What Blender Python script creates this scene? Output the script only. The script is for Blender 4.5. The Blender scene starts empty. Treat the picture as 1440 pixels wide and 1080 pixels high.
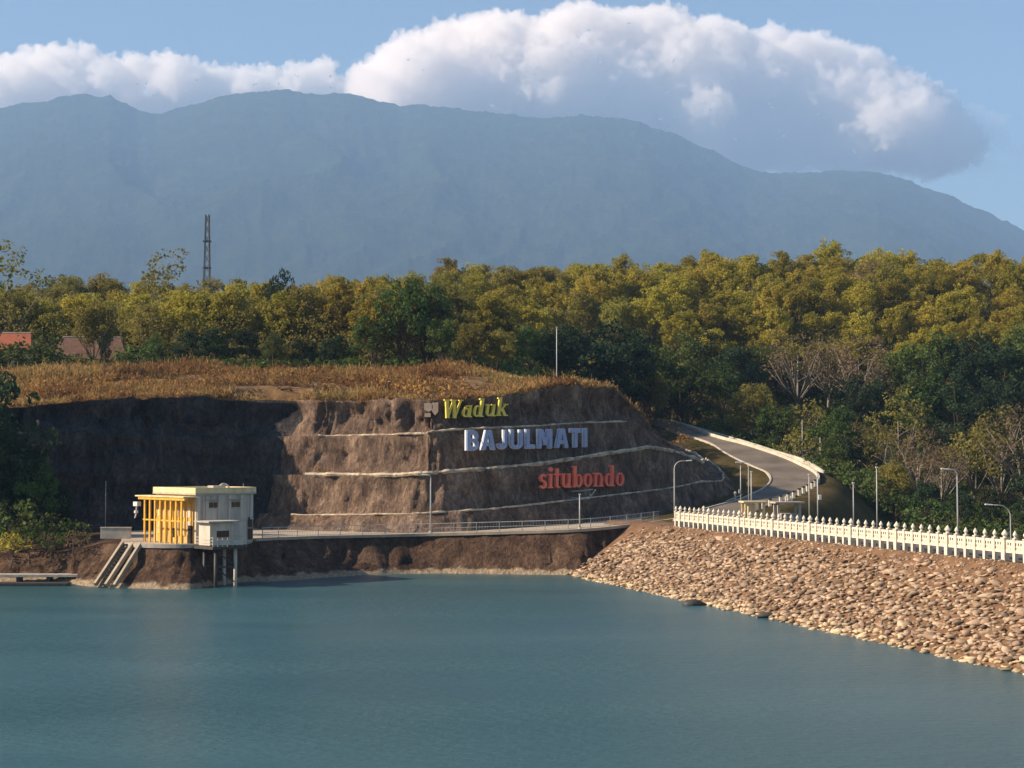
import bpy, bmesh, math, random
import numpy as np
from mathutils import Vector, Matrix, noise
from mathutils.bvhtree import BVHTree

S = bpy.context.scene
COL = S.collection
R = math.radians

# ------------------------------------------------------------------ camera, sky, sun
F = 2200.0                       # focal length in photograph pixels (1440 wide)
HC = 13.65                       # camera height above the lake
PITCH = math.atan(105 / F)
cam_d = bpy.data.cameras.new('camera'); cam = bpy.data.objects.new('camera', cam_d); COL.objects.link(cam)
cam.location = (0, 0, HC); cam.rotation_euler = (R(90) + PITCH, 0, 0)
cam_d.sensor_width = 36; cam_d.lens = F / 1440 * 36
cam_d.clip_start = 0.5; cam_d.clip_end = 80000
S.camera = cam

SUN_EL, SUN_AZ = R(30), R(264)   # azimuth clockwise from +Y
world = bpy.data.worlds.new('World'); S.world = world; world.use_nodes = True
wn = world.node_tree.nodes; wl = world.node_tree.links
sky = wn.new('ShaderNodeTexSky'); sky.sky_type = 'NISHITA'; sky.sun_disc = False
sky.sun_elevation = SUN_EL; sky.sun_rotation = SUN_AZ
sky.air_density = 1.2; sky.dust_density = 0.6; sky.ozone_density = 3.0
wl.new(sky.outputs[0], wn['Background'].inputs[0]); wn['Background'].inputs[1].default_value = 0.046
sun_d = bpy.data.lights.new('sun', 'SUN'); sun = bpy.data.objects.new('sun', sun_d); COL.objects.link(sun)
sun_d.energy = 5.0; sun_d.angle = R(0.5); sun_d.color = (1.0, 0.80, 0.58)
sdir = Vector((math.sin(SUN_AZ) * math.cos(SUN_EL), math.cos(SUN_AZ) * math.cos(SUN_EL), math.sin(SUN_EL)))
sun.rotation_euler = (-sdir).to_track_quat('-Z', 'Y').to_euler()
S.view_settings.view_transform = 'Standard'; S.view_settings.look = 'None'
S.view_settings.gamma = 1; S.view_settings.exposure = 1.33
S.cycles.volume_bounces = 14; S.cycles.max_bounces = 16; S.cycles.diffuse_bounces = 3; S.cycles.glossy_bounces = 3; S.cycles.transparent_max_bounces = 8
S.cycles.use_denoising = True

# ------------------------------------------------------------------ helpers
def at(px, py, D):
    """photograph pixel + depth along +Y -> world point"""
    v = (540 - py) / F; u = (px - 720) / F
    yy = math.cos(PITCH) - v * math.sin(PITCH); zz = math.sin(PITCH) + v * math.cos(PITCH)
    return Vector((u / yy * D, D, HC + zz / yy * D))
def ax(px, D): return (px - 720) / F * D

def tag(o, label=None, cat=None, group=None, kind=None):
    if label: o['label'] = label
    if cat: o['category'] = cat
    if group: o['group'] = group
    if kind: o['kind'] = kind
    return o
def empty(name, loc, rz=0):
    o = bpy.data.objects.new(name, None); COL.objects.link(o)
    o.location = loc; o.rotation_euler = (0, 0, rz); o.empty_display_size = 0.2
    return o
def link_mesh(name, me, mat, parent=None, smooth=False):
    if mat is not None: me.materials.append(mat)
    if smooth: me.polygons.foreach_set('use_smooth', np.ones(len(me.polygons), dtype=bool))
    o = bpy.data.objects.new(name, me); COL.objects.link(o)
    if parent is not None: o.parent = parent
    return o
def np_mesh(name, V, Fc):
    """V (n,3), Fc (m,k) -> mesh"""
    me = bpy.data.meshes.new(name); V = np.asarray(V, dtype=np.float32); Fc = np.asarray(Fc, dtype=np.int32)
    me.vertices.add(len(V)); me.vertices.foreach_set('co', V.ravel())
    k = Fc.shape[1]
    me.loops.add(Fc.size); me.loops.foreach_set('vertex_index', Fc.ravel())
    me.polygons.add(len(Fc)); me.polygons.foreach_set('loop_start', np.arange(0, Fc.size, k, dtype=np.int32))
    me.polygons.foreach_set('loop_total', np.full(len(Fc), k, dtype=np.int32))
    me.update(calc_edges=True); me.validate()
    return me
class MB:
    """collects boxes, tubes, prisms and builds them as one mesh"""
    def __init__(s): s.v = []; s.f = []
    def add(s, vs, fs):
        n = len(s.v); s.v += [tuple(v) for v in vs]; s.f += [tuple(i + n for i in f) for f in fs]
    def box(s, c, d, M=None, taper=1.0):
        x, y, z = d[0] / 2, d[1] / 2, d[2] / 2
        vs = []
        for sz in (-1, 1):
            t = taper if sz > 0 else 1
            for sx, sy in ((-1, -1), (1, -1), (1, 1), (-1, 1)):
                p = Vector((sx * x * t, sy * y * t, sz * z))
                if M is not None: p = M @ p
                vs.append(p + Vector(c))
        s.add(vs, [(3, 2, 1, 0), (4, 5, 6, 7), (0, 1, 5, 4), (1, 2, 6, 5), (2, 3, 7, 6), (3, 0, 4, 7)])
    def tube(s, pts, r, n=8, cap=True):
        pts = [Vector(p) for p in pts]
        if not isinstance(r, (list, tuple)): r = [r] * len(pts)
        rings = []; up = None
        for i, p in enumerate(pts):
            d = (pts[min(i + 1, len(pts) - 1)] - pts[max(i - 1, 0)]).normalized()
            if up is None: up = Vector((0, 0, 1)) if abs(d.z) < .9 else Vector((1, 0, 0))
            a = d.cross(up).normalized(); b = a.cross(d).normalized(); up = b
            rings.append([p + (a * math.cos(2 * math.pi * k / n) + b * math.sin(2 * math.pi * k / n)) * r[i] for k in range(n)])
        vs = [v for ring in rings for v in ring]; fs = []
        for i in range(len(pts) - 1):
            for k in range(n):
                fs.append((i * n + k, i * n + (k + 1) % n, (i + 1) * n + (k + 1) % n, (i + 1) * n + k))
        if cap:
            fs.append(tuple(range(n - 1, -1, -1))); fs.append(tuple((len(pts) - 1) * n + k for k in range(n)))
        s.add(vs, fs)
    def bar(s, a, b, w, h):
        a = Vector(a); b = Vector(b); d = b - a
        q = d.to_track_quat('X', 'Z').to_matrix()
        s.box((a + b) / 2, (d.length, w, h), q)
    def lathe(s, prof, c=(0, 0, 0), n=10, ang0=0.0):
        vs = []; fs = []
        for (r, z) in prof:
            for k in range(n):
                t = ang0 + 2 * math.pi * k / n
                vs.append((c[0] + r * math.cos(t), c[1] + r * math.sin(t), c[2] + z))
        for i in range(len(prof) - 1):
            for k in range(n):
                fs.append((i * n + k, i * n + (k + 1) % n, (i + 1) * n + (k + 1) % n, (i + 1) * n + k))
        fs.append(tuple(range(n - 1, -1, -1))); fs.append(tuple((len(prof) - 1) * n + k for k in range(n)))
        s.add(vs, fs)
    def mesh(s, name):
        me = bpy.data.meshes.new(name); me.from_pydata(s.v, [], s.f); me.update(); return me
    def build(s, name, mat, parent=None, bevel=0, smooth=False):
        o = link_mesh(name, s.mesh(name), mat, parent, smooth)
        if bevel:
            m = o.modifiers.new('bevel', 'BEVEL'); m.width = bevel; m.segments = 1; m.limit_method = 'ANGLE'
        return o
def copy_tree(o, parent=None):
    c = o.copy(); COL.objects.link(c)
    if parent is not None: c.parent = parent
    for ch in o.children: copy_tree(ch, c)
    return c
def smooth01(a, b, x):
    t = np.clip((x - a) / (b - a), 0, 1); return t * t * (3 - 2 * t)
def resample(P, n):
    P = [Vector(p) for p in P]; out = []
    for i in range(len(P) - 1):
        p0 = P[max(i - 1, 0)]; p1 = P[i]; p2 = P[i + 1]; p3 = P[min(i + 2, len(P) - 1)]
        for k in range(n):
            t = k / n
            out.append(0.5 * ((2 * p1) + (p2 - p0) * t + (2 * p0 - 5 * p1 + 4 * p2 - p3) * t * t + (3 * p1 - p0 - 3 * p2 + p3) * t ** 3))
    out.append(P[-1]); return out
def fbm(x, y, z, oct=4, H=1.0):
    return noise.fractal(Vector((x, y, z)), H, 2.1, oct, noise_basis='PERLIN_ORIGINAL')

# ------------------------------------------------------------------ materials
def new_mat(name):
    m = bpy.data.materials.new(name); m.use_nodes = True
    nt = m.node_tree; return m, nt, nt.nodes['Principled BSDF']
def noise_ramp(nt, stops, scale, detail=6, rough=0.6, coord='Object', stretch=(1, 1, 1), dist=0.0):
    tc = nt.nodes.new('ShaderNodeTexCoord'); mp = nt.nodes.new('ShaderNodeMapping'); mp.inputs['Scale'].default_value = stretch
    nt.links.new(tc.outputs[coord], mp.inputs[0])
    n = nt.nodes.new('ShaderNodeTexNoise'); n.inputs['Scale'].default_value = scale; n.inputs['Detail'].default_value = detail
    n.inputs['Roughness'].default_value = rough; n.inputs['Distortion'].default_value = dist
    nt.links.new(mp.outputs[0], n.inputs[0])
    cr = nt.nodes.new('ShaderNodeValToRGB'); e = cr.color_ramp.elements
    while len(e) < len(stops): e.new(0.5)
    for i, (p, c) in enumerate(stops):
        e[i].position = p; e[i].color = (*c, 1)
    nt.links.new(n.outputs[0], cr.inputs[0])
    return cr.outputs[0], n.outputs[0]
def mixc(nt, f, a, b, mode='MIX'):
    m = nt.nodes.new('ShaderNodeMix'); m.data_type = 'RGBA'; m.blend_type = mode
    for sock, v in ((m.inputs[0], f), (m.inputs[6], a), (m.inputs[7], b)):
        if isinstance(v, bpy.types.NodeSocket): nt.links.new(v, sock)
        elif isinstance(v, (int, float)): sock.default_value = v
        else: sock.default_value = (*v, 1)
    return m.outputs[2]
def bump(nt, h, strength, dist, bsdf):
    b = nt.nodes.new('ShaderNodeBump'); b.inputs['Strength'].default_value = strength; b.inputs['Distance'].default_value = dist
    nt.links.new(h, b.inputs['Height']); nt.links.new(b.outputs[0], bsdf.inputs['Normal']); return b
def simple(name, stops, scale=2.0, rough=0.8, bmp=0.0, bdist=0.05, metallic=0.0, stretch=(1, 1, 1)):
    m, nt, b = new_mat(name)
    c, n = noise_ramp(nt, stops, scale, stretch=stretch)
    nt.links.new(c, b.inputs['Base Color']); b.inputs['Roughness'].default_value = rough; b.inputs['Metallic'].default_value = metallic
    b.inputs['Specular IOR Level'].default_value = 0.3
    if bmp: bump(nt, n, bmp, bdist, b)
    return m
def math_node(nt, op, a, b=None, c=None):
    m = nt.nodes.new('ShaderNodeMath'); m.operation = op
    for s, v in zip(m.inputs, (a, b, c)):
        if v is None: continue
        if isinstance(v, bpy.types.NodeSocket): nt.links.new(v, s)
        else: s.default_value = v
    return m.outputs[0]

def rock_material(name, dark, mid, light, ring=False, streak=True):
    m, nt, b = new_mat(name)
    c1, n1 = noise_ramp(nt, [(0.28, dark), (0.5, mid), (0.75, light)], 0.35, 9, 0.68, stretch=(1, 1, 0.55), dist=0.4)
    c2, n2 = noise_ramp(nt, [(0.3, (0.55, 0.5, 0.48)), (0.7, (1.15, 1.1, 1.05))], 1.6, 8, 0.7, stretch=(1, 1, 0.25))
    col = mixc(nt, 1.0, c1, c2, 'MULTIPLY')
    vo = nt.nodes.new('ShaderNodeTexVoronoi'); vo.feature = 'DISTANCE_TO_EDGE'; vo.inputs['Scale'].default_value = 0.45
    tc = nt.nodes.new('ShaderNodeTexCoord'); mp = nt.nodes.new('ShaderNodeMapping'); mp.inputs['Scale'].default_value = (1, 1, 0.6)
    wob = nt.nodes.new('ShaderNodeVectorMath'); wob.operation = 'ADD'
    nz = nt.nodes.new('ShaderNodeTexNoise'); nz.inputs['Scale'].default_value = 0.8; nt.links.new(tc.outputs['Object'], nz.inputs[0])
    nt.links.new(tc.outputs['Object'], wob.inputs[0]); nt.links.new(nz.outputs['Color'], wob.inputs[1])
    nt.links.new(wob.outputs[0], mp.inputs[0]); nt.links.new(mp.outputs[0], vo.inputs['Vector'])
    crack = nt.nodes.new('ShaderNodeMapRange'); crack.inputs[1].default_value = 0.0; crack.inputs[2].default_value = 0.05
    crack.inputs[3].default_value = 0.86; crack.inputs[4].default_value = 1.0
    nt.links.new(vo.outputs['Distance'], crack.inputs[0])
    g = nt.nodes.new('ShaderNodeCombineColor')
    for i in range(3): nt.links.new(crack.outputs[0], g.inputs[i])
    col = mixc(nt, 1.0, col, g.outputs[0], 'MULTIPLY')
    if ring:                                                # pale mineral ring left by the falling lake
        sx = nt.nodes.new('ShaderNodeSeparateXYZ'); nt.links.new(tc.outputs['Object'], sx.inputs[0])
        nn = nt.nodes.new('ShaderNodeTexNoise'); nn.inputs['Scale'].default_value = 0.7; nn.inputs['Detail'].default_value = 6
        nt.links.new(tc.outputs['Object'], nn.inputs[0])
        hz = math_node(nt, 'MULTIPLY_ADD', nn.outputs[0], -1.3, sx.outputs[2])
        mr = nt.nodes.new('ShaderNodeMapRange'); mr.inputs[1].default_value = -0.25; mr.inputs[2].default_value = 0.0
        mr.inputs[3].default_value = 1.0; mr.inputs[4].default_value = 0.0; nt.links.new(hz, mr.inputs[0])
        col = mixc(nt, mr.outputs[0], col, (0.44, 0.36, 0.26))
    nt.links.new(col, b.inputs['Base Color']); b.inputs['Roughness'].default_value = 0.95; b.inputs['Specular IOR Level'].default_value = 0.1
    hsum = math_node(nt, 'ADD', n1, n2)
    n3 = nt.nodes.new('ShaderNodeTexNoise'); n3.inputs['Scale'].default_value = 2.6; n3.inputs['Detail'].default_value = 8; n3.inputs['Roughness'].default_value = 0.75
    nt.links.new(mp.outputs[0], n3.inputs[0])
    r3 = nt.nodes.new('ShaderNodeValToRGB'); r3.color_ramp.elements[0].position = 0.38; r3.color_ramp.elements[0].color = (0.62, 0.58, 0.56, 1); r3.color_ramp.elements[1].position = 0.66; r3.color_ramp.elements[1].color = (1.3, 1.25, 1.2, 1)
    nt.links.new(n3.outputs[0], r3.inputs[0]); col = mixc(nt, 1.0, col, r3.outputs[0], 'MULTIPLY'); nt.links.new(col, b.inputs['Base Color'])
    hsum = math_node(nt, 'MULTIPLY_ADD', n3.outputs[0], 0.6, hsum)
    bump(nt, hsum, 1.0, 0.6, b)
    return m

M = {}
M['rock'] = rock_material('quarry_rock', (0.085, 0.066, 0.057), (0.235, 0.182, 0.148), (0.52, 0.42, 0.335))
M['bank'] = rock_material('bank_rock', (0.055, 0.041, 0.034), (0.14, 0.096, 0.071), (0.31, 0.225, 0.16), ring=True)
M['cliff'] = rock_material('shade_toned_cliff', (0.028, 0.03, 0.036), (0.075, 0.078, 0.088), (0.17, 0.165, 0.165))  # bluish shade of the sheer wall put into its rock colour
M['lip'] = simple('bench_lip', [(0.35, (0.22, 0.17, 0.12)), (0.6, (0.55, 0.47, 0.36))], 0.9, 0.95, 0.5)
M['concrete'] = simple('concrete', [(0.3, (0.32, 0.29, 0.25)), (0.7, (0.50, 0.46, 0.40))], 1.5, 0.9, 0.2)
M['pave'] = simple('walkway_concrete', [(0.3, (0.30, 0.25, 0.19)), (0.7, (0.47, 0.40, 0.31))], 0.8, 0.95, 0.2)
M['white_paint'] = simple('white_paint', [(0.28, (0.40, 0.35, 0.27)), (0.5, (0.62, 0.57, 0.48)), (0.7, (0.72, 0.68, 0.59))], 1.6, 0.7, 0.1)
M['barrier_paint'] = simple('barrier_paint', [(0.3, (0.36, 0.33, 0.27)), (0.65, (0.60, 0.56, 0.47))], 0.6, 0.8, 0.1)
M['wall_paint'] = simple('wall_paint', [(0.3, (0.36, 0.32, 0.27)), (0.5, (0.52, 0.475, 0.41)), (0.7, (0.60, 0.55, 0.475))], 0.9, 0.85, 0.1, stretch=(1.6, 1.6, 0.25))
M['cream'] = simple('cream_paint', [(0.35, (0.62, 0.48, 0.24)), (0.65, (0.78, 0.65, 0.40))], 1.1, 0.8, 0.1, stretch=(1, 1, 0.3))
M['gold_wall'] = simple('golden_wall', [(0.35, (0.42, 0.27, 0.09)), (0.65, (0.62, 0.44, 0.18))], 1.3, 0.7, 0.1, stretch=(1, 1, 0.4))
M['yellow'] = simple('yellow_steel', [(0.35, (0.55, 0.30, 0.035)), (0.65, (0.72, 0.42, 0.06))], 2.0, 0.5)
M['glass'] = simple('dark_glass', [(0.3, (0.015, 0.016, 0.018)), (0.7, (0.03, 0.03, 0.033))], 1.0, 0.15)
M['steel'] = simple('galvanised_steel', [(0.3, (0.30, 0.31, 0.31)), (0.7, (0.46, 0.47, 0.47))], 3.0, 0.55, metallic=0.2)
M['dark_steel'] = simple('dark_steel', [(0.3, (0.03, 0.03, 0.03)), (0.7, (0.07, 0.065, 0.06))], 3.0, 0.6)
M['lamp_white'] = simple('lamp_housing', [(0.3, (0.55, 0.56, 0.56)), (0.7, (0.7, 0.7, 0.7))], 3.0, 0.4)
M['asphalt'] = simple('asphalt', [(0.3, (0.10, 0.082, 0.068)), (0.5, (0.15, 0.125, 0.10)), (0.72, (0.20, 0.165, 0.13))], 0.22, 0.95, 0.2, 0.02)
M['sign_yellow'] = simple('sign_yellow', [(0.3, (0.66, 0.54, 0.06)), (0.7, (0.84, 0.70, 0.16))], 1.0, 0.6)
M['sign_blue'] = simple('sign_blue', [(0.3, (0.24, 0.31, 0.52)), (0.7, (0.34, 0.42, 0.64))], 1.0, 0.6)
M['sign_pale'] = simple('sign_pale', [(0.3, (0.66, 0.68, 0.74)), (0.7, (0.82, 0.84, 0.88))], 1.0, 0.6)
M['sign_red'] = simple('sign_red', [(0.3, (0.82, 0.13, 0.07)), (0.7, (0.88, 0.24, 0.16))], 1.0, 0.6)
M['sign_pink'] = simple('sign_pink', [(0.3, (0.72, 0.36, 0.28)), (0.7, (0.82, 0.48, 0.40))], 1.0, 0.6)
M['sign_tan'] = simple('sign_tan', [(0.3, (0.50, 0.36, 0.26)), (0.7, (0.64, 0.48, 0.36))], 1.0, 0.7)
M['roof_tile'] = simple('roof_tile', [(0.3, (0.28, 0.075, 0.04)), (0.7, (0.42, 0.14, 0.08))], 1.2, 0.9, 0.3, stretch=(1, 6, 1))
M['roof_brown'] = simple('roof_brown', [(0.3, (0.13, 0.07, 0.05)), (0.7, (0.22, 0.125, 0.09))], 1.2, 0.9, 0.3)
M['riprap'] = simple('riprap_stone', [(0.25, (0.22, 0.14, 0.085)), (0.5, (0.40, 0.28, 0.175)), (0.75, (0.56, 0.43, 0.29))], 0.55, 0.95, 0.5, 0.06)
M['soil'] = simple('dam_soil', [(0.3, (0.10, 0.055, 0.03)), (0.7, (0.22, 0.125, 0.065))], 0.7, 0.95, 0.5, 0.1)
M['dry_ground'] = simple('dry_ground', [(0.3, (0.08, 0.045, 0.02)), (0.52, (0.17, 0.10, 0.045)), (0.75, (0.27, 0.18, 0.08))], 0.7, 1.0, 0.6, 0.3)
M['bark_pale'] = simple('pale_bark', [(0.3, (0.15, 0.125, 0.10)), (0.7, (0.27, 0.235, 0.19))], 2.0, 0.95)
M['bark'] = simple('brown_bark', [(0.3, (0.07, 0.05, 0.035)), (0.7, (0.14, 0.105, 0.075))], 2.0, 0.95)

def leaf_material(name, stops, transl=0.35, hue=0.04):
    m, nt, b = new_mat(name)
    oi = nt.nodes.new('ShaderNodeObjectInfo')
    c, n = noise_ramp(nt, stops, 0.55, 5, 0.7)
    hs = nt.nodes.new('ShaderNodeHueSaturation')
    mr = nt.nodes.new('ShaderNodeMapRange'); mr.inputs[3].default_value = 0.5 - hue; mr.inputs[4].default_value = 0.5 + hue
    nt.links.new(oi.outputs['Random'], mr.inputs[0]); nt.links.new(mr.outputs[0], hs.inputs['Hue'])
    mv = nt.nodes.new('ShaderNodeMapRange'); mv.inputs[3].default_value = 0.68; mv.inputs[4].default_value = 1.3
    rr = math_node(nt, 'FRACT', math_node(nt, 'MULTIPLY', oi.outputs['Random'], 7.31)); nt.links.new(rr, mv.inputs[0])
    nt.links.new(mv.outputs[0], hs.inputs['Value']); nt.links.new(c, hs.inputs['Color'])
    nt.links.new(hs.outputs[0], b.inputs['Base Color']); b.inputs['Roughness'].default_value = 0.7; b.inputs['Specular IOR Level'].default_value = 0.15
    tr = nt.nodes.new('ShaderNodeBsdfTranslucent'); nt.links.new(hs.outputs[0], tr.inputs[0])
    mx = nt.nodes.new('ShaderNodeMixShader'); mx.inputs[0].default_value = transl
    nt.links.new(b.outputs[0], mx.inputs[1]); nt.links.new(tr.outputs[0], mx.inputs[2])
    nt.links.new(mx.outputs[0], nt.nodes['Material Output'].inputs[0])
    return m
M['teak'] = leaf_material('teak_leaves', [(0.3, (0.205, 0.19, 0.026)), (0.55, (0.35, 0.295, 0.042)), (0.75, (0.47, 0.375, 0.062))], transl=0.48, hue=0.012)
M['olive'] = leaf_material('olive_leaves', [(0.3, (0.14, 0.14, 0.03)), (0.55, (0.24, 0.215, 0.05)), (0.75, (0.34, 0.285, 0.075))], transl=0.48, hue=0.012)
M['green'] = leaf_material('green_leaves', [(0.3, (0.04, 0.07, 0.018)), (0.55, (0.09, 0.13, 0.03)), (0.75, (0.16, 0.185, 0.045))], hue=0.025)
M['dark'] = leaf_material('dark_leaves', [(0.3, (0.016, 0.034, 0.016)), (0.6, (0.036, 0.062, 0.027)), (0.8, (0.07, 0.095, 0.04))], hue=0.02)
M['dry'] = leaf_material('dry_leaves', [(0.3, (0.12, 0.085, 0.05)), (0.6, (0.2, 0.15, 0.085)), (0.8, (0.27, 0.2, 0.12))], hue=0.01)
M['brush'] = leaf_material('dry_brush', [(0.3, (0.20, 0.10, 0.03)), (0.55, (0.38, 0.215, 0.065)), (0.75, (0.52, 0.34, 0.12))], hue=0.0)
def grass_material():
    m, nt, b = new_mat('dry_grass')
    c1, _ = noise_ramp(nt, [(0.25, (0.14, 0.075, 0.038)), (0.40, (0.26, 0.145, 0.065)), (0.52, (0.37, 0.25, 0.11)), (0.68, (0.36, 0.295, 0.125))], 0.09, 5, 0.65)
    c2, _ = noise_ramp(nt, [(0.3, (0.55, 0.5, 0.45)), (0.7, (1.3, 1.25, 1.15))], 1.7, 3, 0.6)
    c = mixc(nt, 1.0, c1, c2, 'MULTIPLY'); nt.links.new(c, b.inputs['Base Color']); b.inputs['Roughness'].default_value = 0.8; b.inputs['Specular IOR Level'].default_value = 0.1
    tr = nt.nodes.new('ShaderNodeBsdfTranslucent'); nt.links.new(c, tr.inputs[0]); mx = nt.nodes.new('ShaderNodeMixShader'); mx.inputs[0].default_value = 0.35
    nt.links.new(b.outputs[0], mx.inputs[1]); nt.links.new(tr.outputs[0], mx.inputs[2]); nt.links.new(mx.outputs[0], nt.nodes['Material Output'].inputs[0]); return m
M['grass'] = grass_material()
M['yellow_leaf'] = leaf_material('yellow_leaves', [(0.3, (0.26, 0.24, 0.03)), (0.7, (0.50, 0.42, 0.07))], hue=0.0)

# ------------------------------------------------------------------ quarry hill with its benches
# px, D, base z, C, B, A, T
HILL = [(-420, 182, 4.4, 7, 12, 17, 20.0, 0), (-260, 190, 4.4, 7, 12, 17, 20.2, 0), (-120, 194, 4.4, 7, 12, 17, 20.3, 0), (-20, 195, 4.4, 7, 12, 17, 20.2, 0), (40, 196, 4.4, 7, 12, 17, 20.3, 0), (120, 199, 4.4, 7, 12, 17, 21.1, 0), (200, 203, 4.4, 6.8, 11.8, 16.8, 21.6, 0),
        (300, 208, 4.4, 6.6, 11.6, 16.7, 21.9, 0.1), (345, 209.5, 4.4, 6.4, 11.5, 16.7, 21.6, 0.5), (385, 205, 4.4, 6.3, 11.5, 16.7, 21.5, 0.8), (440, 202, 4.4, 6.3, 11.5, 16.7, 21.5, 1), (520, 198, 4.35, 6.5, 11.5, 16.75, 21.5, 1),
        (600, 195.5, 4.45, 6.75, 11.75, 17.0, 21.2, 1), (700, 198.5, 4.7, 7.2, 12.2, 17.5, 21.5, 1), (800, 205, 5.1, 8.0, 13.0, 17.95, 22.4, 1),
        (870, 211.5, 5.5, 8.6, 13.95, 18.5, 23.8, 1), (950, 222, 5.9, 9.3, 15.2, 19.0, 24.0, 1), (1000, 231, 6.6, 10.2, 14.4, 16.6, 19.2, 1),
        (1030, 240, 7.8, 10.2, 13.0, 14.2, 15.2, 1), (1028, 251, 10.2, 11.6, 13.6, 14.6, 15.4, 1), (1000, 264, 13.0, 14.0, 15.2, 16.0, 16.6, 1), (958, 281, 16.0, 16.6, 17.4, 18, 18.6, 1), (905, 305, 19.0, 19.5, 20, 20.5, 21, 1), (860, 330, 20, 20.5, 21, 21.5, 22, 1)]
P0 = [Vector((ax(h[0], h[1]), h[1], 0)) for h in HILL]
NS = 14
base = resample(P0, NS)
par = np.array([h[2:] for h in HILL]); tt = np.linspace(0, len(HILL) - 1, len(base))
pars = np.stack([np.interp(tt, np.arange(len(HILL)), par[:, k]) for k in range(par.shape[1])], 1)
# even arc-length resample
cum = np.concatenate([[0], np.cumsum([(base[i + 1] - base[i]).length for i in range(len(base) - 1)])])
step = 0.42; ss = np.arange(0, cum[-1], step)
bx = np.interp(ss, cum, [p.x for p in base]); by = np.interp(ss, cum, [p.y for p in base])
pars = np.stack([np.interp(ss, cum, pars[:, k]) for k in range(pars.shape[1])], 1)
def sm(a, k):
    ker = np.ones(k) / k; ap = np.pad(a, (k // 2, k // 2), mode='edge'); return np.convolve(ap, ker, 'valid')
bx = sm(bx, 9); by = sm(by, 9)
nx = np.gradient(by); ny = -np.gradient(bx); ln = np.hypot(nx, ny); nx = sm(nx / ln, 11); ny = sm(ny / ln, 11)
wb = pars[:, 5]                                               # 0 = sheer wall, 1 = benched slope

# ------------------------------------------------------------------ ground height
ROAD = [  # (left px, right px, py, depth)
    (1000, 1072, 714, 212), (1040, 1105, 703, 222), (1061, 1125, 694, 230), (1078, 1141, 685, 237), (1085, 1149, 675, 244),
    (1080, 1143, 665, 251), (1058, 1125, 655, 257), (1036, 1103, 645, 263), (1018, 1075, 635, 269), (1003, 1043, 625, 275),
    (985, 1015, 618, 282), (960, 992, 611, 290), (925, 960, 600, 305), (880, 915, 590, 330)]
road_L = [Vector((40.2, 112, 5.85)), Vector((32.2, 140, 5.85)), Vector((26.2, 160, 5.85)), Vector((20.6, 181, 5.9)), Vector((22.0, 200, 6.25))] + [at(l, y, d) for l, r, y, d in ROAD]
road_R = [Vector((49.2, 115, 5.85)), Vector((41.2, 143, 5.85)), Vector((35.2, 163, 5.85)), Vector((30.0, 182, 5.9)), Vector((30.6, 200, 6.25))] + [at(r, y, d) for l, r, y, d in ROAD]
for l, r in zip(road_L, road_R):
    z = (l.z + r.z) / 2; l.z = r.z = z
RL = resample(road_L, 6); RR = resample(road_R, 6)
road_c = np.array([tuple((a + b) / 2) for a, b in zip(RL, RR)]); road_hw = np.array([(a - b).length / 2 for a, b in zip(RL, RR)])
DN = (-0.956, -0.293)            # dam normal towards the lake
def dam_sd(x, y): return DN[0] * x + DN[1] * y + 71.5       # >0 on the lake side of the fence line
LY = [0, 150, 200, 208, 216, 226, 242, 350, 450, 600, 1000, 4000, 11500]; LZ = [-4, -4, 2, 12, 19.5, 22.5, 26.5, 37, 50, 55, 56, 58, 60]
RY = [0, 180, 230, 260, 300, 400, 480, 600, 1000, 4000, 11500]; RZ = [0, 0, 1.5, 5, 14, 51, 68, 70, 70, 70, 70]
def zg(x, y):
    x = np.asarray(x, float); y = np.asarray(y, float)
    u = x / np.maximum(y, 1)
    zl = np.interp(y, LY, LZ); zr = np.interp(y, RY, RZ)
    zl = zl - 4.0 * smooth01(-0.03, 0.05, u) * smooth01(216, 235, y) * (1 - smooth01(275, 330, y))
    zl = zl + smooth01(340, 430, y) * (2.0 + 5.0 * smooth01(-0.15, 0.0, u))
    w = smooth01(0.085, 0.16, u + 0.0001 * (y - 240))
    z = zl * (1 - w) + zr * w
    z = np.where((dam_sd(x, y) > -8) & (y < 196), np.minimum(z, -4 + 8 * smooth01(0, -8, dam_sd(x, y))), z)
    z = z + 0.6 * np.sin(x * 0.11 + 1.3) * np.sin(y * 0.083) * smooth01(235, 300, y)
    sh = x.shape; xf = x.ravel(); yf = y.ravel(); zf = z.ravel().copy()
    sel = np.where((xf > -125) & (xf < 46) & (yf > 170) & (yf < 350))[0]
    for c0 in range(0, len(sel), 4000):
        q = sel[c0:c0 + 4000]
        d2 = (xf[q, None] - bx[None, ::3]) ** 2 + (yf[q, None] - by[None, ::3]) ** 2
        i = d2.argmin(1) * 3; di = -((xf[q] - bx[i]) * nx[i] + (yf[q] - by[i]) * ny[i])      # metres inside the foot line
        w_ = smooth01(14, 21, di); inside = di > 0.5
        zf[q] = np.where(inside, zf[q] * w_ + (pars[i, 0] - 1.2) * (1 - w_), zf[q])
        zf[q] = np.where(~inside & (di > -14), np.minimum(zf[q], pars[i, 0] - 0.6), zf[q])
    sel = np.where((xf > -5) & (xf < 90) & (yf > 180) & (yf < 400))[0]
    if len(sel):
        d2 = (xf[sel, None] - road_c[None, :, 0]) ** 2 + (yf[sel, None] - road_c[None, :, 1]) ** 2
        i = d2.argmin(1); d = np.sqrt(d2[np.arange(len(sel)), i])
        ww = 1 - smooth01(road_hw[i] + 1.5, road_hw[i] + 13, d)
        zf[sel] = zf[sel] * (1 - ww) + (road_c[i, 2] - 0.25) * ww
    return zf.reshape(sh)
def gz(x, y): return float(zg(np.array([x]), np.array([y]))[0])

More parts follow.
